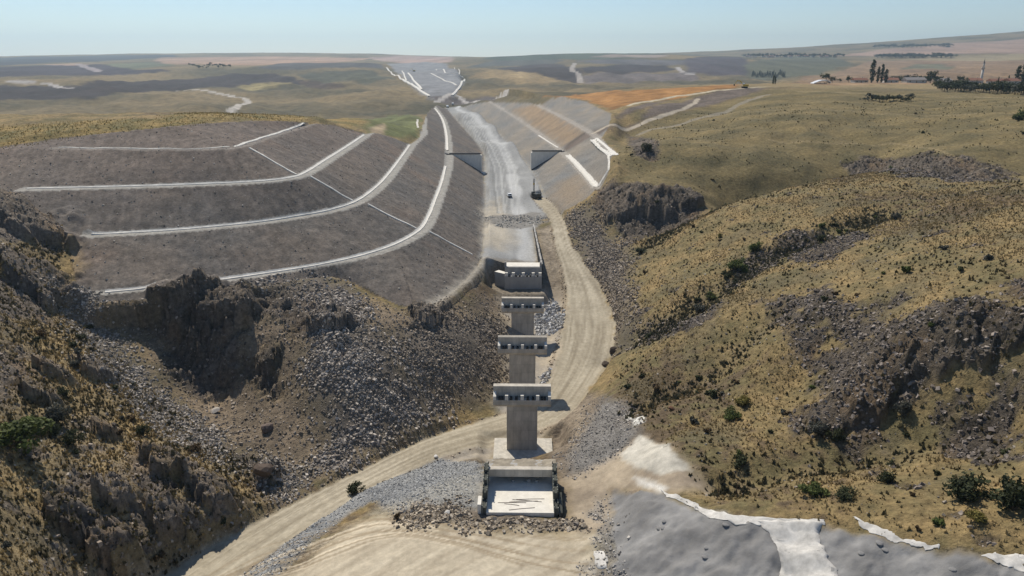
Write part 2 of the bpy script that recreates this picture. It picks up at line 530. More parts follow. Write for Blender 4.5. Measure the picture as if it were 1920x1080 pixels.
# ------------------------------------------------------------------ zones (outlines on the ground)
def soft_zone(pix, amp=1.2, wl=6.0, edge=1.0, seed=3, pts=None):
    """0..1 mask of a ground area with a ragged edge"""
    poly = pts if pts is not None else ring(pix)
    pad = amp * 3 + edge
    sl = bbox_sel(poly, pad)
    xs = [p[0] for p in poly]
    sel = (GX[sl] > min(xs) - pad) & (GX[sl] < max(xs) + pad)
    X, Y = GX[sl][sel], GY[sl][sel]
    n1 = pn(X / wl, Y / wl, seed) + .5 * pn(X / wl * 2.3, Y / wl * 2.3, seed + 1) + .3 * pn(X / wl * 5.1, Y / wl * 5.1, seed + 4)
    n2 = pn(X / wl + 40, Y / wl, seed + 2) + .5 * pn(X / wl * 2.3 + 40, Y / wl * 2.3, seed + 3) + .3 * pn(X / wl * 5.1 + 9, Y / wl * 5.1, seed + 5)
    X, Y = X + n1 * amp * 1.6, Y + n2 * amp * 1.6
    ins = in_poly(poly, X, Y)
    L = np.array([tuple(p) for p in poly] + [tuple(poly[0])], float)
    best = np.full(X.shape, 1e12)
    for i in range(len(L) - 1):
        dx, dy = L[i + 1][0] - L[i][0], L[i + 1][1] - L[i][1]
        t = np.clip(((X - L[i][0]) * dx + (Y - L[i][1]) * dy) / (dx * dx + dy * dy + 1e-9), 0, 1)
        best = np.minimum(best, (X - L[i][0] - t * dx) ** 2 + (Y - L[i][1] - t * dy) ** 2)
    d = np.sqrt(best)
    k = np.where(ins, .5 + .5 * np.clip(d / edge, 0, 1), .5 - .5 * np.clip(d / edge, 0, 1))
    M = np.zeros(GX.shape, np.float32)
    v = M[sl]
    v[sel] = k
    M[sl] = v
    return M


mid = soft_zone([(1160, 300), (1240, 430), (1400, 366), (1640, 316), (2400, 350), (2400, 160), (1450, 168), (1300, 200), (1180, 250)], 3, 20, 5, 13)
far_cut = soft_zone([(725, 119), (760, 118), (800, 116), (838, 120), (866, 146), (871, 152), (848, 183), (812, 183), (780, 166)], 4, 40, 4, 15)
# bare rock
ROCK = np.zeros(GX.shape, np.float32)
ROCK_PIX = [
    # face under the lowest berm
    ([(225, 572), (460, 552), (560, 545), (640, 590), (668, 640), (640, 672), (560, 640), (520, 600), (470, 600), (455, 660), (420, 750), (330, 720), (300, 650), (250, 610)], 1.5, 5),
    ([(455, 660), (520, 690), (545, 735), (500, 745), (450, 700)], 1.0, 4),
    ([(770, 590), (850, 570), (850, 600), (800, 640), (765, 620)], 1.0, 4),
    # shoulder left of the benches
    ([(-80, 350), (60, 352), (130, 405), (128, 455), (60, 462), (-80, 450)], 1.5, 6),
    ([(-80, 470), (60, 470), (105, 520), (100, 600), (30, 620), (-80, 600)], 2, 6),
    ([(-80, 640), (60, 650), (90, 720), (20, 760), (-80, 750)], 2, 6),
    # left foreground crags
    ([(240, 850), (340, 860), (430, 905), (445, 985), (420, 1030), (340, 1000), (290, 960), (230, 900)], 1.5, 5),
    ([(120, 880), (215, 890), (260, 950), (300, 1010), (330, 1090), (100, 1090), (90, 980)], 1.5, 5),
    ([(455, 860), (530, 880), (530, 925), (470, 930)], 1.0, 4),
    ([(130, 790), (200, 780), (215, 850), (150, 860)], 1.0, 4),
    # cliff of the gully
    ([(1120, 355), (1180, 340), (1280, 362), (1315, 380), (1300, 405), (1240, 425), (1190, 455), (1150, 420), (1110, 390)], 1.5, 6),
    ([(1175, 250), (1230, 255), (1235, 290), (1190, 290)], 1, 5),
    # crag on the right hillside
    ([(1480, 590), (1560, 560), (1640, 590), (1760, 625), (1900, 615), (1905, 660), (1800, 690), (1720, 740), (1660, 800), (1600, 830), (1480, 800), (1470, 770), (1560, 760), (1520, 700), (1470, 660)], 2.0, 6),
    ([(1740, 590), (1880, 590), (1900, 620), (1760, 615)], 1.5, 5),
    ([(1780, 760), (1930, 690), (1960, 860), (1800, 860), (1760, 810)], 2.5, 5),
    ([(1420, 560), (1560, 540), (1580, 590), (1480, 600)], 2, 5),
    ([(1270, 590), (1350, 560), (1330, 610), (1220, 640), (1200, 600)], 2, 5),
    ([(1460, 470), (1560, 420), (1640, 440), (1540, 500)], 2.5, 6),
    ([(1380, 480), (1480, 445), (1440, 500), (1360, 540)], 2, 5),
    ([(1580, 300), (1640, 290), (1900, 320), (1900, 340), (1700, 335), (1600, 325)], 3, 8),
    ([(1880, 520), (1960, 510), (1960, 560), (1890, 550)], 1.5, 5),
]
for i, (px_, amp_, wl_) in enumerate(ROCK_PIX):
    ROCK = np.maximum(ROCK, soft_zone(px_, amp_, wl_, 1.6, seed=20 + i))
_speck = fbm(GX / 9, GY / 9, 4, 77)
_nat = 1 - np.clip(LEFT_M + RIGHT_M + FLOOR_M * 1.0 + (np.abs(ROAD_D) < 1.3), 0, 1)
hill_right = soft_zone([(1190, 440), (1290, 405), (1640, 320), (2300, 360), (2300, 1100), (1920, 1050), (1500, 960), (1330, 930), (1290, 850), (1180, 770), (1150, 720), (1190, 620), (1175, 520)], 1.5, 8, 2.0, 5)
hill_left = soft_zone([(-300, 340), (20, 350), (110, 440), (110, 560), (230, 690), (420, 850), (540, 900), (430, 1010), (330, 1090), (100, 1400), (-300, 1400)], 1.5, 8, 2.0, 6)
_rag = fbm(GX / 4.5, GY / 4.5, 4, 79)
ROCK = ROCK * np.where(hill_right > .5, sstep(-.42, .12, _rag + .5 * (ROCK - .6)), 1.0)
ROCK = np.maximum(ROCK, hill_right * sstep(.45, .7, _speck + .3 * _rag) * .8)
ROCK = np.maximum(ROCK * np.where(hill_left > .5, sstep(-.5, .0, _rag), 1.0), hill_left * sstep(.34, .6, _speck + .3 * _rag) * .9)
ROCK = ROCK * _nat

# broken rock
RUB_PIX = {
    'fan': [(560, 690), (600, 600), (650, 560), (690, 590), (760, 680), (830, 760), (800, 800), (700, 850), (600, 900), (540, 905), (600, 850), (590, 780)],
    'fan_top': [(470, 545), (600, 505), (680, 560), (640, 620), (560, 560)],
    'chute': [(105, 550), (165, 560), (220, 640), (330, 760), (440, 840), (560, 890), (540, 930), (440, 870), (330, 830), (230, 740), (150, 640)],
    'talus': [(1060, 405), (1100, 385), (1130, 420), (1175, 470), (1180, 560), (1190, 640), (1165, 640), (1130, 560), (1100, 500), (1075, 450)],
    'under_right': [(1120, 750), (1170, 760), (1190, 830), (1150, 870), (1060, 890), (1055, 850), (1085, 790)],
    'heap': [(1005, 590), (1040, 570), (1065, 590), (1050, 620), (1010, 625)],
    'heap_road': [(900, 405), (1000, 398), (1030, 408), (1005, 425), (930, 425)],
    'bank': [(780, 600), (860, 590), (945, 600), (945, 720), (880, 750), (800, 740), (720, 650)],
    'fringe': [(1020, 700), (1050, 690), (1045, 730), (1015, 735)],
    'spoil': [(750, 965), (800, 945), (900, 958), (1060, 972), (1100, 1000), (1060, 995), (900, 985), (760, 985)],
    'pebble': [(1130, 935), (1145, 940), (1150, 1090), (1120, 1090)],
}
RUB = {k: soft_zone(v, 2.0, 6, 3.5 if k in ('fan', 'fan_top', 'chute', 'talus', 'bank') else 1.5, seed=50 + i) * (np.abs(ROAD_D) > 1.0) for i, (k, v) in enumerate(RUB_PIX.items())}
RUBBLE = np.max(np.stack(list(RUB.values())), axis=0) * (1 - LEFT_M * .7)
gravel = soft_zone([(820, 862), (900, 870), (905, 960), (800, 950), (740, 960), (690, 940), (600, 1000), (500, 1090), (400, 1130), (470, 1060), (560, 1000), (650, 940), (740, 890)], .8, 4, 1.0, 9)
platform = soft_zone([(740, 985), (900, 985), (1090, 1000), (1125, 1000), (1130, 1150), (500, 1150), (560, 1060), (650, 990), (760, 950), (720, 960)], 1.5, 5, 2.4, 10)
sheet_lo = [(1150, 918), (1240, 922), (1330, 958), (1400, 975), (1540, 985), (1640, 1003), (1760, 1033), (1940, 1060), (1980, 1200), (1160, 1250), (1145, 1000)]
SHEET = soft_zone(sheet_lo, .5, 3, .5, 11)

# ------------------------------------------------------------------ relief detail
far = sstep(500, 1500, DIST)
_calm = 1 - blur(far_cut, 6)
natural = _nat * (1 - RUBBLE) * (1 - SHEET) * (1 - platform) * (1 - gravel)
H += natural * (1 - far) * (0.9 * fbm(GX / 26, GY / 26, 2, 1) + .42 * fbm(GX / 7, GY / 7, 3, 2))
H += natural * (1 - far) * hill_right * .16 * np.sin(H * 3.6 + 5 * pn(GX / 22, GY / 22, 8))      # cattle terraces
H += far * _calm * (7.0 * fbm(GX / 420, GY / 420, 3, 4) - 3.0 * np.maximum(ridged(GX / 260, GY / 380, 3, 6) - .5, 0) * (1 - sstep(2500, 4000, DIST)))
H += mid * (1 - sstep(430, 520, DIST)) * (1.2 - 3.2 * np.maximum(ridged(GX / 62 + .3 * pn(GX / 30, GY / 30, 33), GY / 110, 2, 34) - .25, 0))


def fold(pix, width, depth):
    L = smooth_line(ring(pix), 4)
    sl = bbox_sel(L, width * 2)
    sel = (GX[sl] > L[:, 0].min() - 2 * width) & (GX[sl] < L[:, 0].max() + 2 * width)
    x, y = GX[sl][sel], GY[sl][sel]
    d = line_field(L, x, y)[0] * (1 + .5 * pn(x / 9, y / 9, 35))
    v = H[sl]
    v[sel] -= depth * np.exp(-(d / width) ** 2)
    H[sl] = v
    M = np.zeros(GX.shape, np.float32)
    v = M[sl]
    v[sel] = np.exp(-(d / width * 1.3) ** 2)
    M[sl] = v
    return M


GULLY = fold([(1640, 395), (1530, 440), (1440, 478), (1350, 530), (1270, 585), (1195, 625)], 6, 2.6)
GULLY = np.maximum(GULLY, fold([(1230, 445), (1300, 404), (1400, 366), (1520, 340), (1640, 316), (1800, 324), (1930, 338)], 7, 2.5))
GULLY = np.maximum(GULLY, fold([(1760, 800), (1660, 840), (1560, 860), (1440, 880), (1370, 905)], 4, 1.6) * .6)
GULLY = np.maximum(GULLY, fold([(1440, 600), (1390, 650), (1330, 700), (1240, 740), (1180, 770)], 4.5, 1.5) * .5)
md = sstep(400, 600, DIST) * (1 - sstep(1700, 2600, DIST)) * natural * _calm * np.where((GX < -60 - (GY - 500) * .06) | (GY > 950), 1, 0)
H += md * (-8.0 * np.maximum(ridged(GX / 150, GY / 190, 3, 7) - .3, 0) + 1.3 * fbm(GX / 34, GY / 34, 3, 9))
_rot_x, _rot_y = GX * .82 + GY * .57, -GX * .57 + GY * .82
rock_small = np.zeros(GX.shape, np.float32)
for (px_, py_, r_, h_) in [(405, 610, 9, 5.0), (330, 600, 7, 2.5), (620, 615, 6, 3.0), (500, 690, 3.2, 2.4), (800, 600, 5, 2.6), (1230, 398, 10, 3.8), (1160, 405, 8, 2.4), (1285, 384, 8, 3.2),
                           (40, 420, 11, 3.0), (300, 880, 5.0, 3.0), (390, 935, 5.0, 2.6), (500, 900, 2.8, 2.8), (60, 540, 8, 3.4), (170, 700, 4, 2.4), (1640, 750, 7, 2.0), (1560, 800, 5, 1.4), (1760, 660, 8, 1.6),
                           (1850, 645, 7, 1.5), (1500, 460, 6, 1.0), (90, 700, 3.4, 2.4), (60, 745, 3.4, 2.6), (195, 815, 2.8, 2.4), (210, 940, 3.4, 2.6), (310, 990, 3.6, 3.0), (120, 980, 3.4, 2.4), (210, 1050, 3.6, 2.8)]:
    # jutting rock masses, steep on the downhill side
    q = hit(px_, py_)
    sl = bbox_sel([q], r_ * 2.2)
    sel = np.abs(GX[sl] - q[0]) < r_ * 2.2
    x, y = GX[sl][sel], GY[sl][sel]
    dx, dy = x - q[0], y - q[1] - r_ * .35
    w1 = .5 * pn(x / r_ * 1.6, y / r_ * 1.6, 80) + .35 * pn(x / r_ * 4, y / r_ * 4, 81)
    rad = np.sqrt(dx ** 2 + dy ** 2) / r_ + w1
    prof = np.where(dy < 0, 1 - sstep(.62, .80, rad), 1 - sstep(.2, 1.25, rad))
    v = H[sl]
    v[sel] += prof * h_
    H[sl] = v
    v = ROCK[sl]
    v[sel] = np.maximum(v[sel], np.clip(prof * 1.5, 0, 1) * _nat[sl][sel] * .95)
    ROCK[sl] = v
_rs = ROCK > .02
_x, _y, _rk = _rot_x[_rs], _rot_y[_rs], ROCK[_rs]
_wx = _x + 1.2 * pn(_x / 3, _y / 3, 82)
_wy = _y + 1.2 * pn(_x / 3 + 7, _y / 3, 83)
_add = 0
_shade = 0
for sc_, amp_, sd_ in ((6.0, 1.1, 1), (2.2, .75, 2), (.95, .5, 3), (.5, .22, 4)):
    hh_, rx_, ry_, ed_ = cells(_wx / sc_, _wy / (sc_ * .55), sd_)
    r1_, r2_, r3_ = _rnd[hh_], _rnd[(hh_ + 37) & 4095] - .5, _rnd[(hh_ + 73) & 4095] - .35
    _add = _add + amp_ * ((r1_ - .5) + 1.1 * rx_ * r2_ + 1.2 * ry_ * r3_ - .35 * (1 - sstep(0, .16, ed_)))
    _shade = _shade + (r1_ - .5) * .4
H[_rs] += _rk * _add * np.where(GY[_rs] < 330, 1.0, .6) * (1 - .62 * hill_right[_rs]) * (1 - .3 * hill_left[_rs])
rock_small[_rs] = _shade
H += RUBBLE * (.35 * fbm(GX / 2.2, GY / 2.2, 3, 61) + .25 * fbm(GX / 9, GY / 9, 2, 62))
H += gravel * (.55 * fbm(GX / 5, GY / 5, 4, 63))
H += platform * .10 * fbm(GX / 6, GY / 3, 3, 64)
cutm = np.clip(LEFT_M + RIGHT_M, 0, 1) * (1 - np.clip(LEFT_B + RIGHT_B, 0, 1))
H += cutm * (.34 * fbm(GX / 8, GY / 8, 3, 65) + .14 * fbm(GX / 1.6, GY / 1.6, 2, 66) + .16 * pn(np.where(LEFT_M, LEFT_S, RIGHT_S) / 1.7, H / 9, 72))
H += FLOOR_M * .10 * fbm(GX / 5, GY / 12, 3, 67)
H += (np.abs(ROAD_D) < 1.2) * (.05 * pn(ROAD_D * 6, ROAD_S / 14, 68) + .06 * fbm(GX / 4, GY / 4, 2, 69))
H += SHEET * (.85 * fbm(GX / 7, GY / 7, 3, 70) + .42 * fbm(GX / 2.3, GY / 2.3, 3, 71) - .25 * np.maximum(ridged(GX / 4.0, GY / 4.0, 3, 73) - .75, 0))
# ------------------------------------------------------------------ ground colours (albedo of each kind of ground)
def rgb(*c):
    return np.array(c, np.float32)


ALB = np.zeros(GX.shape + (3,), np.float32)


def paint(M, c, var=None):
    global ALB
    M = np.clip(M, 0, 1)[..., None].astype(np.float32)
    ALB = ALB * (1 - M) + M * (c if var is None else c * var[..., None])


def lerp3(t, a, b):
    t = np.clip(t, 0, 1)[..., None].astype(np.float32)
    return a * (1 - t) + b * t


n40 = fbm(GX / 45, GY / 45, 4, 90)
n10 = fbm(GX / 11, GY / 11, 4, 95)
n2 = fbm(GX / 2.4, GY / 2.4, 3, 99)
n300 = fbm(GX / 260, GY / 260, 4, 105)
GOLD, OLIVE, BROWN, GREEN = rgb(.29, .208, .098), rgb(.15, .125, .060), rgb(.13, .095, .058), rgb(.105, .118, .046)
grass = lerp3(.52 + 1.0 * n10 + .5 * n2, OLIVE, GOLD)
grass = lerp3(sstep(.12, .5, n40 + .5 * n2), grass, BROWN)
ALB[:] = grass
# middle slopes beyond the gully are greener and darker
ALB = lerp3(mid * .9, ALB, lerp3(.5 + 1.1 * fbm(GX / 30, GY / 14, 4, 110) + .3 * n2, rgb(.115, .098, .048), rgb(.215, .165, .075)))
# country behind: green pasture, later fields
ALB = lerp3(sstep(420, 620, DIST) * (1 - mid), ALB, lerp3(.5 + 1.2 * n300 + .25 * n10, rgb(.10, .088, .050), rgb(.26, .195, .10)))
hilltop = soft_zone([(-200, 300), (100, 264), (330, 238), (600, 222), (690, 228), (600, 214), (300, 222), (0, 236), (-200, 240)], 2, 10, 3, 14)
paint(hilltop, lerp3(.55 + n10 + .4 * n2, rgb(.13, .12, .05), rgb(.30, .21, .08)))
ALB = lerp3(hill_left * .85, ALB, lerp3(.42 + 1.1 * n10 + .6 * n2, rgb(.18, .145, .088), rgb(.40, .30, .16)))
paint(hill_right * sstep(.1, .45, fbm(GX / 16, GY / 16, 3, 118)) * .55, rgb(.12, .105, .062))

paint(GULLY * hill_right * .75 * sstep(-.3, .3, n10 + .4 * n2), lerp3(.5 + n2, rgb(.085, .082, .058), rgb(.17, .145, .105)))
# fields far and near: outline, colour, edge wobble
FIELDS = [
    ('ploughed', [(-120, 163), (60, 160), (140, 163), (250, 153), (400, 143), (520, 138), (556, 150), (598, 160), (470, 162), (330, 171), (210, 175), (180, 186), (60, 187), (-120, 190)], (.046, .035, .035)),
    ('ploughed', [(-120, 132), (140, 118), (200, 122), (260, 131), (320, 133), (180, 141), (-120, 147)], (.058, .047, .058)),
    ('ploughed', [(-120, 111), (100, 106), (330, 103), (330, 108), (200, 114), (60, 120), (-120, 126)], (.055, .058, .066)),
    ('stubble', [(285, 114), (300, 108), (420, 107), (600, 107), (700, 110), (560, 118), (420, 122), (330, 121)], (.42, .27, .18)),
    ('stubble', [(85, 121), (145, 118), (170, 121), (140, 123)], (.40, .27, .19)),
    ('pasture', [(200, 120), (280, 116), (330, 122), (250, 130)], (.14, .15, .09)),
    ('stubble', [(445, 162), (480, 156), (540, 155), (560, 160), (500, 167), (460, 168)], (.27, .22, .10)),
    ('ploughed', [(555, 140), (620, 133), (700, 132), (740, 150), (690, 158), (640, 152), (600, 160), (580, 152)], (.085, .085, .055)),
    ('ploughed', [(560, 152), (600, 153), (650, 164), (610, 166), (570, 160)], (.085, .060, .045)),
    ('ploughed', [(500, 123), (600, 118), (720, 122), (720, 128), (560, 132), (480, 130)], (.085, .082, .080)),
    ('stubble', [(690, 108), (760, 104), (850, 107), (850, 116), (780, 122), (730, 116)], (.42, .30, .25)),
    ('stubble', [(880, 146), (905, 134), (950, 131), (1010, 138), (1065, 150), (1030, 157), (960, 152)], (.33, .24, .12)),
    ('ploughed', [(930, 128), (1000, 120), (1050, 120), (1090, 133), (1085, 156), (1050, 150), (1010, 137), (950, 131)], (.058, .044, .040)),
    ('ploughed', [(1085, 127), (1160, 121), (1250, 122), (1275, 132), (1180, 137), (1095, 138)], (.054, .042, .040)),
    ('fallow', [(1090, 142), (1180, 137), (1300, 137), (1310, 150), (1200, 153), (1098, 158)], (.17, .14, .125)),
    ('fallow', [(880, 126), (930, 112), (1060, 112), (1040, 119), (950, 124)], (.10, .10, .085)),
    ('pasture', [(900, 112), (1000, 100), (1100, 97), (1240, 102), (1230, 108), (1080, 112), (960, 113)], (.075, .095, .065)),
    ('fallow', [(1080, 114), (1200, 110), (1290, 114), (1280, 122), (1160, 120)], (.13, .12, .12)),
    ('orange', [(1020, 181), (1080, 176), (1170, 171), (1300, 163), (1390, 158), (1385, 165), (1300, 177), (1210, 190), (1172, 199), (1145, 207), (1120, 196), (1098, 188)], (.31, .16, .055)),
    ('scrub', [(1282, 112), (1330, 106), (1390, 108), (1425, 140), (1350, 142), (1290, 138)], (.085, .070, .076)),
    ('stubble', [(1480, 156), (1500, 146), (1590, 128), (1640, 113), (1750, 112), (1990, 112), (1990, 152), (1800, 158), (1650, 158), (1560, 160)], (.28, .185, .105)),
    ('pasture', [(1390, 122), (1480, 106), (1560, 106), (1600, 120), (1500, 142), (1420, 150)], (.12, .12, .075)),
    ('fallow', [(1680, 112), (1750, 106), (1990, 100), (1990, 108), (1800, 114)], (.30, .24, .14)),
    ('stubble', [(1560, 104), (1640, 94), (1800, 80), (1990, 70), (1990, 98), (1800, 101), (1640, 106)], (.36, .24, .17)),
    ('pasture', [(1690, 130), (1720, 120), (1770, 121), (1790, 130)], (.16, .15, .09)),
    ('stubble', [(1100, 108), (1150, 102), (1250, 103), (1240, 108)], (.30, .24, .20)),
    ('pasture', [(700, 222), (735, 215), (790, 218), (785, 258), (745, 258), (690, 250)], (.13, .14, .055)),
    ('bare', [(694, 240), (722, 232), (726, 250), (704, 256)], (.40, .31, .20)),
]
FIELD_M = []
for i, (nm, pix, c) in enumerate(FIELDS):
    poly = ring(pix)
    dd = np.mean([p[1] for p in poly])
    M = soft_zone(None, dd * .004, dd * .05, dd * .003 + .3, seed=140 + i, pts=poly)
    M = M * (1 - LEFT_M) * (1 - RIGHT_M)
    paint(M, rgb(*c), 1 + .45 * fbm(GX / (dd * .06), GY / (dd * .22), 3, 170 + i) + .10 * np.sin(GX / (dd * .006)))
    FIELD_M.append((nm, M > .5))

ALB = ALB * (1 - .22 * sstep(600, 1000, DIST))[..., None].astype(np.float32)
# far cutting
paint(far_cut, rgb(.215, .215, .22), 1 + .3 * fbm(GX / 40, GY / 90, 3, 16))
far_bank = soft_zone([(800, 186), (830, 180), (930, 181), (930, 189), (880, 194), (838, 196)], 3, 25, 4, 17)
paint(far_bank, rgb(.10, .085, .078))

# cut slopes
lc = lerp3(.5 + .9 * fbm(GX / 22, GY / 22, 4, 120) + .3 * n2, rgb(.120, .111, .102), rgb(.165, .138, .114))
lc = lerp3(sstep(.2, .6, fbm(GX / 35, GY / 35, 3, 125)) * .7, lc, rgb(.175, .130, .100))
lc = lerp3(sstep(16, 36, H + 8 * n40) * .6, lc, rgb(.165, .128, .105))
lc = lc * (1 + .18 * pn(LEFT_S / 1.3, H / 14, 126) + .12 * pn(LEFT_S / .6, H / 6, 129) + .38 * n2 + .2 * n10)[..., None]
paint(LEFT_M * 1.0, lc)
rc = lerp3(.45 + .9 * fbm(GX / 20, GY / 40, 4, 127), rgb(.18, .178, .17), rgb(.26, .225, .18))
_obl = (GX * .9 + GY * .28)
rc = rc * (1 + .22 * pn(_obl / 2.2, (GX * .1 - GY) / 30, 128))[..., None]
paint(RIGHT_M * 1.0, rc)
orange_panel = soft_zone([(960, 205), (1010, 197), (1055, 222), (1103, 250), (1055, 273), (1000, 240)], 2.5, 12, 4, 18)
paint(orange_panel * RIGHT_M * .75, rgb(.29, .20, .115), 1 + .4 * n10)
paint(soft_zone([(1040, 345), (1085, 325), (1110, 355), (1080, 385), (1045, 400), (1035, 385)], 2, 8, 5, 19) * RIGHT_M * .7, rgb(.26, .20, .135))
cross = soft_zone([(1048, 285), (1060, 272), (1108, 246), (1150, 238), (1300, 203), (1420, 172), (1440, 166), (1390, 164), (1300, 184), (1200, 205), (1150, 222), (1172, 205), (1250, 188), (1200, 228), (1120, 256)], 1.2, 8, 2, 21)
paint(cross, lerp3(.5 + n10, rgb(.105, .085, .070), rgb(.17, .135, .11)))
paint(np.clip(LEFT_B, 0, 1), rgb(.30, .285, .255), 1 + .3 * n2)
paint(np.clip(RIGHT_B, 0, 1) * .8, rgb(.33, .30, .26), 1 + .3 * n2)

# floor of the cutting: pale trodden gravel with wheel tracks
lat = GX - np.interp(GY, [100, 220, 300, 420, 540, 700, 900], [2, 3, 0, -3, -14, -36, -68])
fl = lerp3(.5 + .7 * fbm(lat / 6, GY / 60, 4, 130) + .35 * n10, rgb(.215, .215, .21), rgb(.33, .33, .32))
floor_soft = soft_zone(None, .6, 4, 1.2, 23, pts=floor_poly)
paint(floor_soft, fl)
paint(floor_soft * sstep(.55, 1.0, np.exp(-((lat - 2.5) / 5.0) ** 2) + .5 * fbm(GX / 14, GY / 30, 3, 131)), rgb(.43, .43, .42))
paint(soft_zone([(905, 395), (935, 370), (950, 400), (965, 450), (940, 470), (908, 460)], 1.5, 6, 3, 24), rgb(.42, .375, .30), 1 + .25 * n10)
ramp = soft_zone([(900, 485), (930, 490), (905, 515), (860, 550), (800, 580), (770, 578), (840, 545), (880, 510)], .8, 5, 1.5, 25)
paint(ramp, rgb(.33, .30, .25), 1 + .3 * n2)

# rock and rubble
rk = lerp3(.45 + 1.1 * rock_small + .5 * n10, rgb(.075, .064, .057), rgb(.19, .16, .135))
rk = lerp3(sstep(.1, .5, fbm(GX / 12, GY / 12, 3, 133)) * .8, rk, rgb(.19, .135, .09))
rk = rk * (1 - .28 * hill_right + .35 * hill_left)[..., None]
paint(ROCK * .88, rk)
paint(RUBBLE * .9, lerp3(.5 + n10 + .4 * n2, rgb(.13, .112, .095), rgb(.235, .20, .165)))
below = soft_zone([(150, 565), (500, 520), (780, 580), (940, 560), (950, 730), (800, 780), (560, 900), (430, 850), (250, 640)], 2, 10, 3, 26)
paint(below * (1 - RUBBLE) * (1 - ROCK) * .9 * (1 - LEFT_M), lerp3(.5 + 1.0 * n10 + .3 * n2, rgb(.135, .108, .082), rgb(.25, .195, .14)))
under_r = soft_zone(RUB_PIX['under_right'], 1.5, 6, 2, 27)
paint(under_r * .85, rgb(.22, .21, .195), 1 + .35 * n2)
valley = soft_zone([(940, 560), (1010, 545), (1060, 540), (1060, 720), (1040, 800), (940, 860), (800, 880), (820, 830), (930, 780), (940, 700)], 1.5, 6, 2, 28)
paint(valley * (1 - RUBBLE * .7), lerp3(.5 + n10 + .3 * n2, rgb(.27, .25, .225), rgb(.44, .37, .27)))
side = soft_zone([(1003, 428), (1035, 420), (1052, 470), (1068, 530), (1060, 560), (1020, 560), (1012, 500)], 1.0, 5, 2, 31)
paint(side, lerp3(.5 + n10 + .5 * n2, rgb(.19, .155, .115), rgb(.33, .275, .205)))
paint(soft_zone([(920, 490), (1015, 490), (1020, 560), (940, 565), (915, 530)], .8, 4, 1.5, 36), rgb(.22, .185, .14), 1 + .4 * n2)
paint(RUB['heap'] * .8, rgb(.30, .30, .29), 1 + .3 * n2)
paint(RUB['heap_road'] * .7, rgb(.25, .24, .22), 1 + .3 * n2)
paint(gravel, lerp3(.5 + n10 * .8 + .6 * n2, rgb(.19, .195, .20), rgb(.33, .33, .32)))
pale = soft_zone([(840, 900), (905, 880), (905, 945), (800, 950), (700, 960), (770, 930)], 1, 4, 2, 29)
paint(pale * .8, rgb(.36, .345, .305), 1 + .2 * n2)
_dirx = (GX * .80 + GY * .60)
pl = lerp3(.5 + .8 * fbm(_dirx / 10, (GX * .6 - GY * .8) / 1.4, 4, 134), rgb(.355, .30, .22), rgb(.56, .49, .37))
paint(platform, pl)
near_right = soft_zone([(1060, 895), (1150, 860), (1200, 820), (1300, 880), (1340, 930), (1240, 925), (1150, 920), (1140, 1000), (1090, 1000), (1060, 950)], .8, 4, 1.5, 30)
paint(near_right, lerp3(.5 + n10 + .4 * n2, rgb(.24, .195, .145), rgb(.42, .345, .25)))
paint(soft_zone([(1165, 850), (1200, 815), (1250, 835), (1295, 880), (1240, 892), (1180, 875)], .5, 3, .35, 32), rgb(.47, .44, .375), 1 + .35 * n2 + .3 * n10)
paint(soft_zone([(1170, 776), (1210, 782), (1208, 792), (1190, 797)], .12, 2, .3, 33), rgb(.72, .70, .64))
paint(soft_zone([(1190, 895), (1250, 915), (1240, 925), (1200, 908)], .25, 2, .5, 34), rgb(.62, .60, .55))
paint(RUB['spoil'] * .8, rgb(.21, .17, .13), 1 + .4 * n2)
paint(RUB['pebble'] * .7, rgb(.27, .26, .245), 1 + .4 * n2)
paint(SHEET, rgb(.225, .220, .214), 1 + .40 * fbm(GX / 5, GY / 5, 4, 137) + .18 * n2)
paint(soft_zone([(1030, 775), (1075, 742), (1118, 735), (1128, 752), (1085, 830), (1055, 890), (1035, 865)], .8, 4, 1.2, 35), lerp3(.5 + n10 + .6 * n2, rgb(.17, .135, .10), rgb(.30, .245, .18)))
for _i, _pp in enumerate(([(150, 770), (250, 765), (300, 800), (240, 830), (160, 810)], [(230, 840), (290, 835), (330, 870), (280, 880)], [(20, 600), (110, 610), (150, 650), (60, 660)], [(90, 680), (150, 690), (190, 740), (120, 750)], [(30, 880), (110, 890), (120, 960), (40, 980)],
                         [(20, 455), (140, 450), (150, 500), (110, 520)], [(330, 890), (450, 900), (470, 940), (420, 930)], [(40, 720), (110, 730), (120, 770), (60, 780)])):
    paint(soft_zone(_pp, 1.5, 4, 2.5, 240 + _i) * .75 * (1 - ROCK * .7), lerp3(.5 + n2, rgb(.24, .175, .085), rgb(.40, .285, .13)))
# dirt road with wheel tracks
rd = lerp3(.5 + .8 * pn(ROAD_D * 5.5, ROAD_S / 45, 135) + .7 * fbm(ROAD_D * 13, ROAD_S / 26, 2, 136) + .35 * n10 + .25 * n2, rgb(.27, .23, .165), rgb(.46, .405, .305))
paint(1 - sstep(.85, 1.15, np.abs(ROAD_D) + .25 * n2 + .12 * n10), rd)
paint((1 - sstep(.0, .12, np.abs(np.abs(ROAD_D) - 1.12) - .06 * n2)) * .45 * (n10 > -.1), rgb(.16, .12, .085))


def stroke(pix, width, c, k=1.0):
    L = smooth_line(ring(pix), 5)
    sl = bbox_sel(L, width * 3)
    d = line_field(L, GX[sl], GY[sl])[0]
    M = np.zeros(GX.shape, np.float32)
    M[sl] = (1 - sstep(.4, .65, d / width)) * k
    paint(M, rgb(*c))
    return M > .5


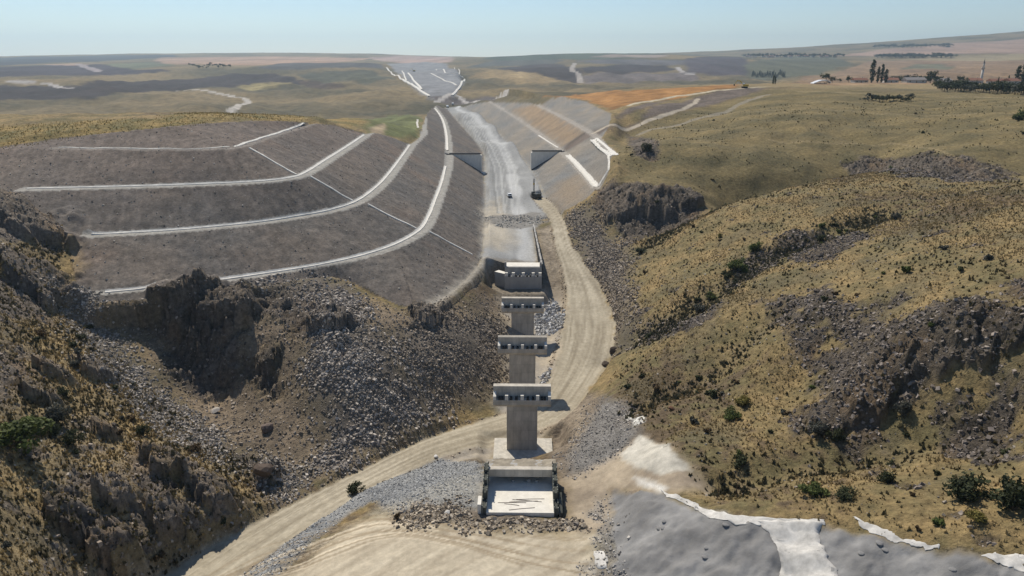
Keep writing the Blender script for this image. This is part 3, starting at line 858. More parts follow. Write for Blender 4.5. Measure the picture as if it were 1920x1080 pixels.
TRACK_M = stroke([(325, 170), (385, 170), (425, 178), (465, 190), (445, 200), (432, 209)], 9, (.40, .365, .32))
TRACK_M |= stroke([(10, 152), (90, 158), (132, 165)], 12, (.38, .35, .33))
TRACK_M |= stroke([(1078, 118), (1072, 128), (1085, 140), (1088, 155)], 13, (.32, .285, .25))
TRACK_M |= stroke([(1270, 126), (1280, 135), (1310, 138)], 13, (.36, .33, .31))
TRACK_M |= stroke([(815, 192), (833, 183), (860, 180), (950, 178)], 9, (.40, .37, .34))
TRACK_M |= stroke([(1112, 250), (1160, 238), (1230, 222), (1290, 200), (1308, 186)], 3.0, (.42, .36, .28))
TRACK_M |= stroke([(1180, 198), (1250, 184), (1330, 172), (1400, 165), (1455, 163)], 3.5, (.46, .40, .29))
stroke([(1200, 252), (1270, 235), (1330, 218), (1400, 190), (1440, 178)], 4, (.27, .24, .19), .7)
stroke([(1440, 262), (1560, 270), (1690, 270), (1800, 300), (1920, 335)], 1.6, (.28, .215, .115), .6)
stroke([(1300, 215), (1500, 205), (1700, 214), (1920, 212)], 1.6, (.30, .235, .13), .6)
stroke([(1500, 172), (1700, 178), (1920, 184)], 4, (.33, .26, .15), .5)
stroke([(145, 120), (170, 128), (185, 134)], 24, (.30, .26, .26), .9)

_rut = np.random.default_rng(5)
for k in range(26):
    o_ = _rut.uniform(-1, 1)
    stroke([(430 + 60 * o_, 1090), (560 + 60 * o_, 1035 + 12 * o_), (690 + 40 * o_, 990 + 20 * o_), (820 + 30 * o_, 975 + 28 * o_ + 20), (980, 1010 + 40 * o_ + 15), (1100, 1040 + 50 * o_)][: 4 + k % 3], .22 + .25 * _rut.random(),
           (.28, .22, .145) if k % 3 else (.66, .57, .43), .35 + .3 * _rut.random())
for k in range(14):
    o_ = _rut.uniform(-1, 1)
    stroke([(955 + 25 * o_, 400), (950 + 28 * o_, 350), (945 + 26 * o_, 310), (925 + 24 * o_, 270), (893 + 18 * o_, 238), (862 + 10 * o_, 211)], .5 + .5 * _rut.random(), (.19, .19, .18) if k % 2 else (.50, .50, .48), .3 + .25 * _rut.random())

# ------------------------------------------------------------------ materials
def nodes_of(name):
    m = bpy.data.materials.new(name)
    m.use_nodes = True
    nt = m.node_tree
    b = nt.nodes['Principled BSDF']
    b.inputs['Roughness'].default_value = .9
    b.inputs['Specular IOR Level'].default_value = .2
    return m, nt, b


def ground_material(name, scale=1.0, contrast=.5, bump=.6, bump_dist=.25, speck=0.0, rough=.95, fine=None):
    """albedo attribute, broken up by several octaves of noise, with relief"""
    m, nt, b = nodes_of(name)
    L = nt.links
    att = nt.nodes.new('ShaderNodeAttribute')
    att.attribute_name = 'alb'
    tc = nt.nodes.new('ShaderNodeTexCoord')
    n1 = nt.nodes.new('ShaderNodeTexNoise')
    n1.inputs['Scale'].default_value = .9 * scale
    n1.inputs['Detail'].default_value = 9
    n1.inputs['Roughness'].default_value = .72
    L.new(tc.outputs['Object'], n1.inputs['Vector'])
    mr = nt.nodes.new('ShaderNodeMapRange')
    mr.inputs['From Min'].default_value = .3
    mr.inputs['From Max'].default_value = .7
    mr.inputs['To Min'].default_value = 1 - contrast
    mr.inputs['To Max'].default_value = 1 + contrast
    L.new(n1.outputs['Fac'], mr.inputs['Value'])
    mul = nt.nodes.new('ShaderNodeVectorMath')
    mul.operation = 'SCALE'
    L.new(att.outputs['Color'], mul.inputs[0])
    L.new(mr.outputs['Result'], mul.inputs['Scale'])
    col = mul.outputs['Vector']
    if speck:
        vo = nt.nodes.new('ShaderNodeTexVoronoi')
        vo.inputs['Scale'].default_value = 1.3
        L.new(tc.outputs['Object'], vo.inputs['Vector'])
        lt = nt.nodes.new('ShaderNodeMapRange')
        lt.inputs['From Min'].default_value = .10
        lt.inputs['From Max'].default_value = .22
        lt.inputs['To Min'].default_value = 1
        lt.inputs['To Max'].default_value = 0
        L.new(vo.outputs['Distance'], lt.inputs['Value'])
        cmp_ = nt.nodes.new('ShaderNodeMapRange')
        cmp_.inputs['From Min'].default_value = .80
        cmp_.inputs['From Max'].default_value = .86
        L.new(vo.outputs['Color'], cmp_.inputs['Value'])
        mm = nt.nodes.new('ShaderNodeMath')
        mm.operation = 'MULTIPLY'
        L.new(lt.outputs['Result'], mm.inputs[0])
        L.new(cmp_.outputs['Result'], mm.inputs[1])
        m2 = nt.nodes.new('ShaderNodeMath')
        m2.operation = 'MULTIPLY'
        m2.inputs[1].default_value = speck
        L.new(mm.outputs[0], m2.inputs[0])
        mx = nt.nodes.new('ShaderNodeMix')
        mx.data_type = 'RGBA'
        L.new(m2.outputs[0], mx.inputs['Factor'])
        L.new(col, mx.inputs['A'])
        mx.inputs['B'].default_value = (.42, .40, .37, 1)
        col = mx.outputs['Result']
    L.new(col, b.inputs['Base Color'])
    b.inputs['Roughness'].default_value = rough
    if bump:
        n2_ = nt.nodes.new('ShaderNodeTexNoise')
        n2_.inputs['Scale'].default_value = 1.6 * scale
        n2_.inputs['Detail'].default_value = 6
        n2_.inputs['Roughness'].default_value = .7
        L.new(tc.outputs['Object'], n2_.inputs['Vector'])
        bp = nt.nodes.new('ShaderNodeBump')
        bp.inputs['Strength'].default_value = bump
        bp.inputs['Distance'].default_value = bump_dist
        L.new(n2_.outputs['Fac'], bp.inputs['Height'])
        L.new(bp.outputs['Normal'], b.inputs['Normal'])
    return m


MAT = {
    'hill': ground_material('dry_grass_ground', 1.0, .55, 1.0, .45),
    'rock': ground_material('dark_rock', 1.3, .6, 1.0, .6),
    'cut': ground_material('cut_slope_stone', 1.6, .42, .8, .22, .75),
    'floor': ground_material('pale_gravel', 1.4, .22, .5, .12),
    'road': ground_material('dusty_earth', 1.2, .20, .5, .12),
    'gravel': ground_material('loose_gravel', 3.0, .5, 1.0, .25, .35),
    'far': ground_material('field_soil', .09, .42, .6, 2.5),
    'sheet': ground_material('grey_sheet', .7, .12, .35, .35),
}

# ------------------------------------------------------------------ mesh builders
def fast_mesh(name, verts, faces, smooth=True, alb=None):
    """verts (n,3), faces (m,k) of equal size"""
    me = bpy.data.meshes.new(name)
    nv, nf, k = len(verts), len(faces), faces.shape[1]
    me.vertices.add(nv)
    me.vertices.foreach_set('co', np.ascontiguousarray(verts, np.float32).ravel())
    me.loops.add(nf * k)
    me.loops.foreach_set('vertex_index', np.ascontiguousarray(faces, np.int32).ravel())
    me.polygons.add(nf)
    me.polygons.foreach_set('loop_start', np.arange(0, nf * k, k, dtype=np.int32))
    me.polygons.foreach_set('use_smooth', np.full(nf, smooth, bool))
    me.update(calc_edges=True)
    if alb is not None:
        a = me.attributes.new('alb', 'FLOAT_COLOR', 'POINT')
        c = np.ones((nv, 4), np.float32)
        c[:, :3] = alb
        a.data.foreach_set('color', c.ravel())
    return me


def tag(o, label=None, cat=None, group=None, kind=None):
    if label:
        o['label'] = label
    if cat:
        o['category'] = cat
    if group:
        o['group'] = group
    if kind:
        o['kind'] = kind
    return o


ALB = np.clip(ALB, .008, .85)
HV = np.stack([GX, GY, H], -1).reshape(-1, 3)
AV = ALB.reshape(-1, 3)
_idx = np.arange(NJ * NI).reshape(NJ, NI)
QUADS = np.stack([_idx[:-1, :-1], _idx[:-1, 1:], _idx[1:, 1:], _idx[1:, :-1]], -1).reshape(-1, 4)

ZONE = np.zeros(GX.shape, np.int16)
ZN = [('hillside', 'dry golden grass hillsides around the construction valley', 'hill')]


def zone(M, name, label, mat):
    ZN.append((name, label, mat))
    ZONE[M] = len(ZN) - 1


zone(DIST > 700, 'plateau', 'rolling farmland stretching away to the horizon', 'far')
for want, nm, lb in (('ploughed', 'ploughed_field', 'dark ploughed fields in the rolling far country'), ('stubble', 'stubble_field', 'pale tan stubble fields in the far country'),
                     ('orange', 'harvested_field', 'bright orange harvested field above the right cut slope'), ('fallow', 'fallow_field', 'grey brown fallow fields beyond the cutting'),
                     ('pasture', 'pasture', 'dull green pasture patches on the far hills')):
    M = np.zeros(GX.shape, bool)
    for nm2, mm in FIELD_M:
        if nm2 == want:
            M |= mm
    zone(M, nm, lb, 'far')
zone(TRACK_M, 'track', 'pale unpaved tracks winding across the far fields', 'far')
zone(far_cut > .5, 'distant_cutting', 'grey cut slopes of the railway cutting in the far distance', 'far')
zone(LEFT_M, 'benched_slope', 'dark grey benched cut slope curving round the left hill', 'cut')
zone(RIGHT_M, 'graded_slope', 'grey and ochre graded slope along the right of the cutting', 'cut')
zone(FLOOR_M, 'cutting_floor', 'pale gravel floor of the railway cutting', 'floor')
zone(ROCK > .5, 'bedrock', 'dark jagged bedrock breaking out of the slopes', 'rock')
zone((RUBBLE > .5) & ~FLOOR_M, 'scree_slope', 'slopes of broken grey brown stone beside the viaduct', 'gravel')
zone(gravel > .5, 'gravel_bank', 'bluish grey gravel bank beside the near dirt road', 'gravel')
zone((platform > .5) | (valley > .5) | (near_right > .4), 'earth_platform', 'bare tan earth platforms around the viaduct', 'road')
zone(SHEET > .5, 'slope_lining', 'lumpy grey sprayed lining on the cut slope at the lower right', 'sheet')
zone(ROAD_M, 'dirt_road', 'sandy haul road curving down under the viaduct', 'road')
_fz = ZONE[:-1, :-1].reshape(-1)
for zi, (nm, lb, mt) in enumerate(ZN):
    f = QUADS[_fz == zi]
    if not len(f):
        continue
    u, inv = np.unique(f, return_inverse=True)
    me = fast_mesh(nm, HV[u], inv.reshape(-1, 4), True, AV[u])
    me.materials.append(MAT[mt])
    o = bpy.data.objects.new(nm, me)
    COL.objects.link(o)
    tag(o, lb, None, None, 'structure')

# ------------------------------------------------------------------ object materials
def concrete(name, c, mottled=.16, lines=0.0, rough=.85):
    m, nt, b = nodes_of(name)
    L = nt.links
    tc = nt.nodes.new('ShaderNodeTexCoord')
    n1 = nt.nodes.new('ShaderNodeTexNoise')
    n1.inputs['Scale'].default_value = .8
    n1.inputs['Detail'].default_value = 8
    n1.inputs['Roughness'].default_value = .65
    mp = nt.nodes.new('ShaderNodeMapping')
    mp.inputs['Scale'].default_value = (1, 1, .35)
    L.new(tc.outputs['Object'], mp.inputs['Vector'])
    L.new(mp.outputs[0], n1.inputs['Vector'])
    mr = nt.nodes.new('ShaderNodeMapRange')
    mr.inputs['From Min'].default_value = .3
    mr.inputs['From Max'].default_value = .7
    mr.inputs['To Min'].default_value = 1 - mottled
    mr.inputs['To Max'].default_value = 1 + mottled
    L.new(n1.outputs['Fac'], mr.inputs['Value'])
    mul = nt.nodes.new('ShaderNodeVectorMath')
    mul.operation = 'SCALE'
    mul.inputs[0].default_value = c
    L.new(mr.outputs['Result'], mul.inputs['Scale'])
    out_c = mul.outputs[0]
    if lines:
        sx = nt.nodes.new('ShaderNodeSeparateXYZ')
        L.new(tc.outputs['Object'], sx.inputs[0])
        ad = nt.nodes.new('ShaderNodeMath')
        L.new(sx.outputs['X'], ad.inputs[0])
        L.new(sx.outputs['Y'], ad.inputs[1])
        cb = nt.nodes.new('ShaderNodeCombineXYZ')
        L.new(ad.outputs[0], cb.inputs['X'])
        L.new(sx.outputs['Z'], cb.inputs['Y'])
        br = nt.nodes.new('ShaderNodeTexBrick')
        br.offset = 0
        br.inputs['Scale'].default_value = 1
        br.inputs['Brick Width'].default_value = 1.47
        br.inputs['Row Height'].default_value = 2.1
        br.inputs['Mortar Size'].default_value = .025
        br.inputs['Mortar Smooth'].default_value = .6
        br.inputs['Color1'].default_value = (1.06, 1.06, 1.06, 1)
        br.inputs['Color2'].default_value = (.92, .92, .92, 1)
        br.inputs['Mortar'].default_value = (1 - lines, 1 - lines, 1 - lines, 1)
        L.new(cb.outputs[0], br.inputs['Vector'])
        mm = nt.nodes.new('ShaderNodeVectorMath')
        mm.operation = 'MULTIPLY'
        L.new(out_c, mm.inputs[0])
        L.new(br.outputs['Color'], mm.inputs[1])
        out_c = mm.outputs[0]
    L.new(out_c, b.inputs['Base Color'])
    b.inputs['Roughness'].default_value = rough
    bp = nt.nodes.new('ShaderNodeBump')
    bp.inputs['Strength'].default_value = .3
    bp.inputs['Distance'].default_value = .03
    n2_ = nt.nodes.new('ShaderNodeTexNoise')
    n2_.inputs['Scale'].default_value = 5
    n2_.inputs['Detail'].default_value = 5
    L.new(tc.outputs['Object'], n2_.inputs['Vector'])
    L.new(n2_.outputs['Fac'], bp.inputs['Height'])
    L.new(bp.outputs['Normal'], b.inputs['Normal'])
    return m


def plain(name, c, rough=.6, metal=0.0, spec=.3):
    m, nt, b = nodes_of(name)
    tc = nt.nodes.new('ShaderNodeTexCoord')
    n1 = nt.nodes.new('ShaderNodeTexNoise')
    n1.inputs['Scale'].default_value = 3
    n1.inputs['Detail'].default_value = 4
    nt.links.new(tc.outputs['Object'], n1.inputs['Vector'])
    mx = nt.nodes.new('ShaderNodeMix')
    mx.data_type = 'RGBA'
    mx.inputs['A'].default_value = (*[v * .8 for v in c], 1)
    mx.inputs['B'].default_value = (*[min(1, v * 1.15) for v in c], 1)
    nt.links.new(n1.outputs['Fac'], mx.inputs['Factor'])
    nt.links.new(mx.outputs['Result'], b.inputs['Base Color'])
    b.inputs['Roughness'].default_value = rough
    b.inputs['Metallic'].default_value = metal
    b.inputs['Specular IOR Level'].default_value = spec
    return m


def leafy(name):
    """leaf colour from the attribute, a little light through the leaf"""
    m, nt, b = nodes_of(name)
    att = nt.nodes.new('ShaderNodeAttribute')
    att.attribute_name = 'alb'
    nt.links.new(att.outputs['Color'], b.inputs['Base Color'])
    b.inputs['Roughness'].default_value = .75
    tr = nt.nodes.new('ShaderNodeBsdfTranslucent')
    nt.links.new(att.outputs['Color'], tr.inputs['Color'])
    mix = nt.nodes.new('ShaderNodeMixShader')
    mix.inputs[0].default_value = .25
    out = nt.nodes['Material Output']
    nt.links.new(b.outputs[0], mix.inputs[1])
    nt.links.new(tr.outputs[0], mix.inputs[2])
    nt.links.new(mix.outputs[0], out.inputs['Surface'])
    return m


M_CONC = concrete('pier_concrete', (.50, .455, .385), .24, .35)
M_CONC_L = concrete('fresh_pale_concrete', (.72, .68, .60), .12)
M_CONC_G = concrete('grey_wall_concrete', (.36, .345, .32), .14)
M_WHITE = concrete('white_ditch_concrete', (.66, .63, .57), .22)
M_BLACK = plain('black_bitumen_coat', (.018, .018, .02), .7)
M_TAR = plain('dark_bearing_rubber', (.03, .03, .03), .8)
M_FORM = concrete('weathered_formwork', (.26, .27, .24), .35)
M_SHEETW = concrete('dusty_white_membrane', (.52, .50, .465), .32)
M_FOOT = concrete('dusty_footing_concrete', (.50, .465, .40), .3)
M_FORMD = concrete('dark_shaded_formwork', (.075, .078, .066), .4)  # near-black tone puts the shade inside the abutment box into the colour
M_EARTH = concrete('spilled_earth', (.30, .26, .20), .35)
M_STEEL = plain('rusty_bar', (.12, .07, .045), .7, .3)
M_WPAINT = plain('white_car_paint', (.78, .78, .77), .3, 0, .5)
M_GLASS = plain('dark_window_glass', (.02, .025, .03), .12, 0, .6)
M_TYRE = plain('black_tyre', (.02, .02, .02), .9)
M_DARKMET = plain('dark_machine_steel', (.055, .06, .055), .55, .3)
M_YELLOW = plain('yellow_machine_paint', (.55, .36, .04), .5)
M_LEAF = leafy('leaf')
M_BARK = plain('bark', (.09, .065, .045), .95)
M_ROOF = plain('red_brown_roof_tile', (.24, .115, .075), .9)
M_ROOFG = plain('grey_sheet_roof', (.26, .24, .23), .8)
M_WALLP = plain('whitewashed_wall', (.55, .51, .45), .9)
M_TIMBER = plain('weathered_timber', (.22, .16, .10), .9)
M_STONE, _nt, _b = nodes_of('broken_stone')
_at = _nt.nodes.new('ShaderNodeAttribute')
_at.attribute_name = 'alb'
_nt.links.new(_at.outputs['Color'], _b.inputs['Base Color'])
_b.inputs['Roughness'].default_value = .85


# ------------------------------------------------------------------ object builders
def thing(name, loc, label, cat, group=None, rz=0.0):
    o = bpy.data.objects.new(name, None)
    o.empty_display_size = .5
    COL.objects.link(o)
    o.location = loc
    o.rotation_euler = (0, 0, rz)
    return tag(o, label, cat, group)


def link_bm(name, bm, mat, parent=None, bevel=0.0, smooth=False):
    if bevel:
        bmesh.ops.bevel(bm, geom=list(bm.edges), offset=bevel, segments=1, affect='EDGES', clamp_overlap=True)
    bmesh.ops.recalc_face_normals(bm, faces=list(bm.faces))
    me = bpy.data.meshes.new(name)
    bm.to_mesh(me)
    bm.free()
    if smooth:
        me.polygons.foreach_set('use_smooth', np.ones(len(me.polygons), bool))
    me.materials.append(mat)
    o = bpy.data.objects.new(name, me)
    COL.objects.link(o)
    o.parent = parent
    return o


def bx(bm, x0, x1, y0, y1, z0, z1):
    v = [bm.verts.new((x, y, z)) for z in (z0, z1) for x, y in ((x0, y0), (x1, y0), (x1, y1), (x0, y1))]
    for f in ((0, 3, 2, 1), (4, 5, 6, 7), (0, 1, 5, 4), (1, 2, 6, 5), (2, 3, 7, 6), (3, 0, 4, 7)):
        bm.faces.new([v[i] for i in f])


def prism(bm, ring_, vec):
    a = [bm.verts.new(p) for p in ring_]
    b = [bm.verts.new((p[0] + vec[0], p[1] + vec[1], p[2] + vec[2])) for p in ring_]
    n = len(a)
    bm.faces.new(a[::-1])
    bm.faces.new(b)
    for i in range(n):
        bm.faces.new((a[i], a[(i + 1) % n], b[(i + 1) % n], b[i]))


def tube(bm, pts, rad, seg=8, cap=True):
    rings = []
    for i, p in enumerate(pts):
        p = Vector(p)
        d = (Vector(pts[min(i + 1, len(pts) - 1)]) - Vector(pts[max(i - 1, 0)])).normalized()
        u = d.cross(Vector((0, 0, 1)) if abs(d.z) < .9 else Vector((1, 0, 0))).normalized()
        w = d.cross(u)
        r = rad[i] if hasattr(rad, '__len__') else rad
        rings.append([bm.verts.new(p + r * (math.cos(2 * math.pi * k / seg) * u + math.sin(2 * math.pi * k / seg) * w)) for k in range(seg)])
    for a, b in zip(rings, rings[1:]):
        for k in range(seg):
            bm.faces.new((a[k], a[(k + 1) % seg], b[(k + 1) % seg], b[k]))
    if cap:
        bm.faces.new(rings[0][::-1])
        bm.faces.new(rings[-1])


def box_part(name, dims, mat, parent, bevel=0.0):
    bm = bmesh.new()
    bx(bm, *dims)
    return link_bm(name, bm, mat, parent, bevel)


def copy_tree(o, parent=None):
    c = o.copy()
    COL.objects.link(c)
    c.parent = parent
    for ch in o.children:
        copy_tree(ch, c)
    return c


def gz(x, y):
    return float(sample(H, x, y))


# ------------------------------------------------------------------ viaduct
AX = -math.radians(0.9)


def axis_x(y):
    return 1.95 + (y - 127.8) * .016


def pier(y, zb, label, footing):
    t = thing('viaduct_pier', (axis_x(y), y, zb), label, 'bridge pier', 'piers of the unfinished viaduct', AX)
    h = -zb                                    # up to z = 0
    zl = h - 2.3                               # ledge
    bm = bmesh.new()
    z = 0.0
    top = zl - 1.5
    lifts = max(2, round(top / 4.2))
    for k in range(lifts):
        z1 = top * (k + 1) / lifts
        bx(bm, -2.95, 2.95, -1.3, 1.3, z + (.03 if k else 0), z1)
        if k < lifts - 1:
            bx(bm, -2.90, 2.90, -1.25, 1.25, z1, z1 + .03)
        z = z1
    link_bm('shaft', bm, M_CONC, t, .0)
    bm = bmesh.new()
    prism(bm, [(-5.5, -1.95, zl), (-5.5, -1.95, zl - .95), (-5.5, -1.62, zl - 1.47), (-5.5, 1.62, zl - 1.47), (-5.5, 1.95, zl - .95), (-5.5, 1.95, zl)], (11, 0, 0))
    cap = link_bm('pier_cap', bm, M_CONC, t, .03)
    bm = bmesh.new()
    prism(bm, [(-5.5, -.62, zl + .003), (-5.5, .62, zl + .003), (-5.5, .62, h), (-5.5, -.62, h)], (11, 0, 0))
    link_bm('upstand_wall', bm, M_CONC, t, .03)
    for s in (-1, 1):
        for xk in (-2.95, 0, 2.95):
            box_part('shear_key', (xk - .3, xk + .3, *sorted((s * 1.3, s * 1.92)), zl + .003, zl + .95), M_CONC_L, cap)
        for e in (-1, 1):
            bm = bmesh.new()
            ring_ = [(e * 5.49, s * .63, zl + .004), (e * 5.49, s * 1.93, zl + .004), (e * 5.49, s * 1.93, zl + .75), (e * 5.49, s * .63, zl + 1.25)]
            prism(bm, ring_, (-e * .55, 0, 0))
            link_bm('end_block', bm, M_CONC_L, cap)
        for xk in (-4.3, -3.75, -2.1, -1.1, 1.1, 2.1, 3.75, 4.3):
            box_part('bearing_plinth', (xk - .24, xk + .24, *sorted((s * .95, s * 1.93)), zl - .25, zl + .38), M_TAR, cap)
    if footing:
        box_part('footing', (-5.5, 6.0, -4.6, 3.4, -1.6, -.004), M_FOOT, t, .03)
    return t


pier(127.8, -13.3, 'tall concrete pier nearest the camera, standing on its pale footing', True)
pier(153.3, -12.6, 'middle one of the three concrete viaduct piers', False)
pier(181.0, -11.0, 'farthest viaduct pier, just in front of the far abutment', False)


def far_abutment():
    y = 207.5
    t = thing('bridge_abutment', (axis_x(y) + .1, y, -6.6), 'far viaduct abutment with shaded front wall at the end of the cutting floor', 'abutment', None, AX)
    zl = 6.6 - 2.2
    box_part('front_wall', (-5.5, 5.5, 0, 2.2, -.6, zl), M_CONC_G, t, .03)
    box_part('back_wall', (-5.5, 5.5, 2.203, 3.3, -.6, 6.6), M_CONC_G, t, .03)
    box_part('approach_slab', (-5.3, 5.3, 3.303, 8.0, 5.9, 6.45), M_CONC_L, t, .03)
    for xk in (-5.0, -2.95, 0, 2.95, 5.0):
        box_part('shear_key', (xk - .42, xk + .42, .1, .8, zl + .003, zl + 1.0), M_CONC_L, t)
    for xk in (-4.2, -2.1, -1.1, 1.1, 2.1, 4.2):
        box_part('bearing_plinth', (xk - .25, xk + .25, -.02, .9, zl - .2, zl + .35), M_TAR, t)
    for xk in (-5.3, 5.2):
        box_part('corner_post', (xk - .3, xk + .3, 2.6, 3.25, 6.603, 8.0), M_CONC_G, t)
    bm = bmesh.new()
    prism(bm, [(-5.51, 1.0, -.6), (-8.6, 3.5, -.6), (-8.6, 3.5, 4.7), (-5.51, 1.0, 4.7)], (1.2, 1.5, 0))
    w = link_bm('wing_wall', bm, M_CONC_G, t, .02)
    bm = bmesh.new()
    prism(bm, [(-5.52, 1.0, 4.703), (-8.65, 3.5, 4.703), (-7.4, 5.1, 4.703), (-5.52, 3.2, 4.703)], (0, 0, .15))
    link_bm('wing_lit_top', bm, M_CONC_L, w)  # pale slab paints in the sunlit top of the wing wall
    return t


far_abutment()


def retaining_wall():
    t = thing('retaining_wall', (8.9, 211, -6.5), 'long black coated retaining wall running back beside the far abutment', 'wall')
    n = 12
    for k in range(n):
        y0, y1 = k * 4.6, (k + 1) * 4.6 - .05
        ztop = 7.0 + .12 * math.sin(k * 2.1)
        xs = -.018 * y0
        m = bmesh.new()
        bx(m, -.22 + xs, .22 + xs, y0, y1, -1.5, ztop)
        o = link_bm('wall_panel', m, M_BLACK, t)
        m = bmesh.new()
        bx(m, -.26 + xs, .26 + xs, y0, y1, ztop + .003, ztop + .16)
        link_bm('coping', m, M_CONC_G, o)


retaining_wall()


def near_abutment():
    t = thing('bridge_abutment', (1.3, 99, -4.6), 'near viaduct abutment seen from behind, an open concrete box in the foreground', 'abutment', None, AX)
    f = box_part('floor_slab', (-5.0, 5.0, -6.5, 3.2, -.2, .6), M_CONC_L, t, .02)
    box_part('crossbeam', (-5.0, 5.0, 1.0, 2.0, 1.9, 3.2), M_CONC, t, .03)
    bm = bmesh.new()
    bmesh.ops.create_grid(bm, x_segments=40, y_segments=8, size=1)
    for v in bm.verts:
        v.co = Vector((v.co.x * 5.6, 3.2 + v.co.y * 1.15, 3.02 + .16 * random.random() + .1 * math.sin(v.co.x * 9)))
    link_bm('earth_cover', bm, M_EARTH, t, 0, True)
    box_part('rear_slab', (-5.5, 5.5, 2.003, 4.3, 2.3, 3.0), M_CONC_G, t, .03)
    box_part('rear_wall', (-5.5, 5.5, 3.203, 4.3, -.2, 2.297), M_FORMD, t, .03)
    for k, (a, b) in enumerate(((-1.2, .6), (1.3, .8), (2.6, .55))):
        bm = bmesh.new()
        bmesh.ops.create_icosphere(bm, subdivisions=2, radius=b * .5, matrix=Matrix.Translation((a, 1.7, .6 + b * .25)) @ Matrix.Diagonal((1, .8, .8, 1)))
        link_bm('mortar_heap', bm, M_CONC_G, f, 0, True)
    for s, xw in ((-1, -5.3), (1, 5.3)):
        for k, (ya, yb, zt) in enumerate(((0, 2.2, 3.7), (-2.0, -.003, 3.2), (-4.3, -2.003, 2.5), (-6.4, -4.303, 1.3))):
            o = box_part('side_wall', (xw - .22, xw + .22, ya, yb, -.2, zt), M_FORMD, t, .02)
            for sgn in (-1, 1):
                n = max(3, int((yb - ya) / .38))
                for q in range(n):
                    yy = ya + .08 + q * (yb - ya) / n
                    xo = xw + sgn * .29
                    box_part('formwork_board', (xo - .06, xo + .06, yy, yy + .22, .2, zt + .05 + .35 * random.random()), M_FORM if (q + k) % 2 else M_FORMD, o)
    box_part('stub_wall', (-6.3, -5.75, -6.2, -3.9, -.6, 1.7), M_CONC_L, t, .02)
    bm = bmesh.new()
    prism(bm, [(5.75, -6.6, -.4), (5.75, -3.2, -.4), (5.75, -3.2, 2.0), (5.75, -6.6, .7)], (.5, 0, 0))
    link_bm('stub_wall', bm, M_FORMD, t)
    return t


near_abutment()
for k in range(6):
    bm = bmesh.new()
    L = 2.2 + random.random() * 2.5
    tube(bm, [(-L / 2, 0, .04), (0, .05, .04), (L / 2, 0, .04)], .032, 5)
    o = link_bm('steel_bar', bm, M_STEEL, None)
    o.location = (-.6 + 4.2 * random.random(), 93.4 + 3.0 * random.random(), -3.99)
    o.rotation_euler = (0, 0, random.uniform(-.25, .25))
    tag(o, 'thin rusty steel bar lying on the floor of the near abutment', 'steel bar', 'steel bars on the near abutment floor')


# wing walls of the future road bridge over the cutting
def overpass_wall(name, x_in, x_out, y, ztop, label):
    t = thing(name, (x_in, y, 0), label, 'abutment')
    s = 1 if x_out > x_in else -1
    w = abs(x_out - x_in)
    bm = bmesh.new()
    prism(bm, [(0, -.5, -.6), (s * .9, -.5, -.6), (s * w, -.5, ztop - .9), (s * w, -.5, ztop), (0, -.5, ztop)], (0, 1.2, 0))
    a = link_bm('wall_face', bm, M_CONC_L, t, .02)
    bm = bmesh.new()
    prism(bm, [(s * -.25, -.75, ztop + .003), (s * (w + .4), -.75, ztop + .003), (s * (w + .4), -.75, ztop + .55), (s * -.25, -.75, ztop + .55)], (0, 1.7, 0))
    link_bm('coping', bm, M_BLACK, t)
    # bitumen band along the foot
    d = Vector((s * w - s * .9, 0, ztop - .3)).normalized()
    nrm = Vector((-d.z, 0, d.x)) * (1 if s > 0 else -1)
    p0, p1 = Vector((s * .3, -.53, -.5)), Vector((s * (w - .1), -.53, ztop - 1.0))
    bm = bmesh.new()
    q = [p0, p1, p1 + nrm * .9, p0 + nrm * 1.1]
    prism(bm, [tuple(v) for v in q], (0, -.12, 0))
    link_bm('bitumen_band', bm, M_BLACK, a)
    bm = bmesh.new()
    bx(bm, *sorted((-s * .003, -s * .8)), -.6, 2.6, -.6, ztop - .6)
    link_bm('return_wall', bm, M_CONC_L, t, .02)
    bm = bmesh.new()
    prism(bm, [(s * (w - .5), -2.0, ztop - 1.6), (s * (w + 3.2), -2.0, ztop - .2), (s * (w + 3.2), -2.0, ztop + .7), (s * (w - .5), -2.0, ztop - .2)], (0, 3.4, 0))
    link_bm('anchor_block', bm, M_BLACK, t)
    return t


lw = overpass_wall('overpass_abutment', -17.0, -33.0, 393, 10.2, 'triangular grey abutment wall left of the cutting floor with black edges')
bm = bmesh.new()
bx(bm, -1.2, 3.0, -3.4, -1.2, -.4, .9)
bx(bm, -1.0, 2.8, -5.0, -3.403, -.4, .35)
link_bm('foundation_step', bm, M_CONC_L, lw, .02)
overpass_wall('overpass_abutment', 11.2, 27.0, 405, 10.2, 'triangular grey abutment wall right of the cutting floor with a bright end face')


# ------------------------------------------------------------------ white drainage channels on the berms
def drape(pts, dist_lift=.0):
    out = []
    for p in pts:
        z = gz(p[0], p[1])
        out.append((p[0], p[1], z + dist_lift))
    return out


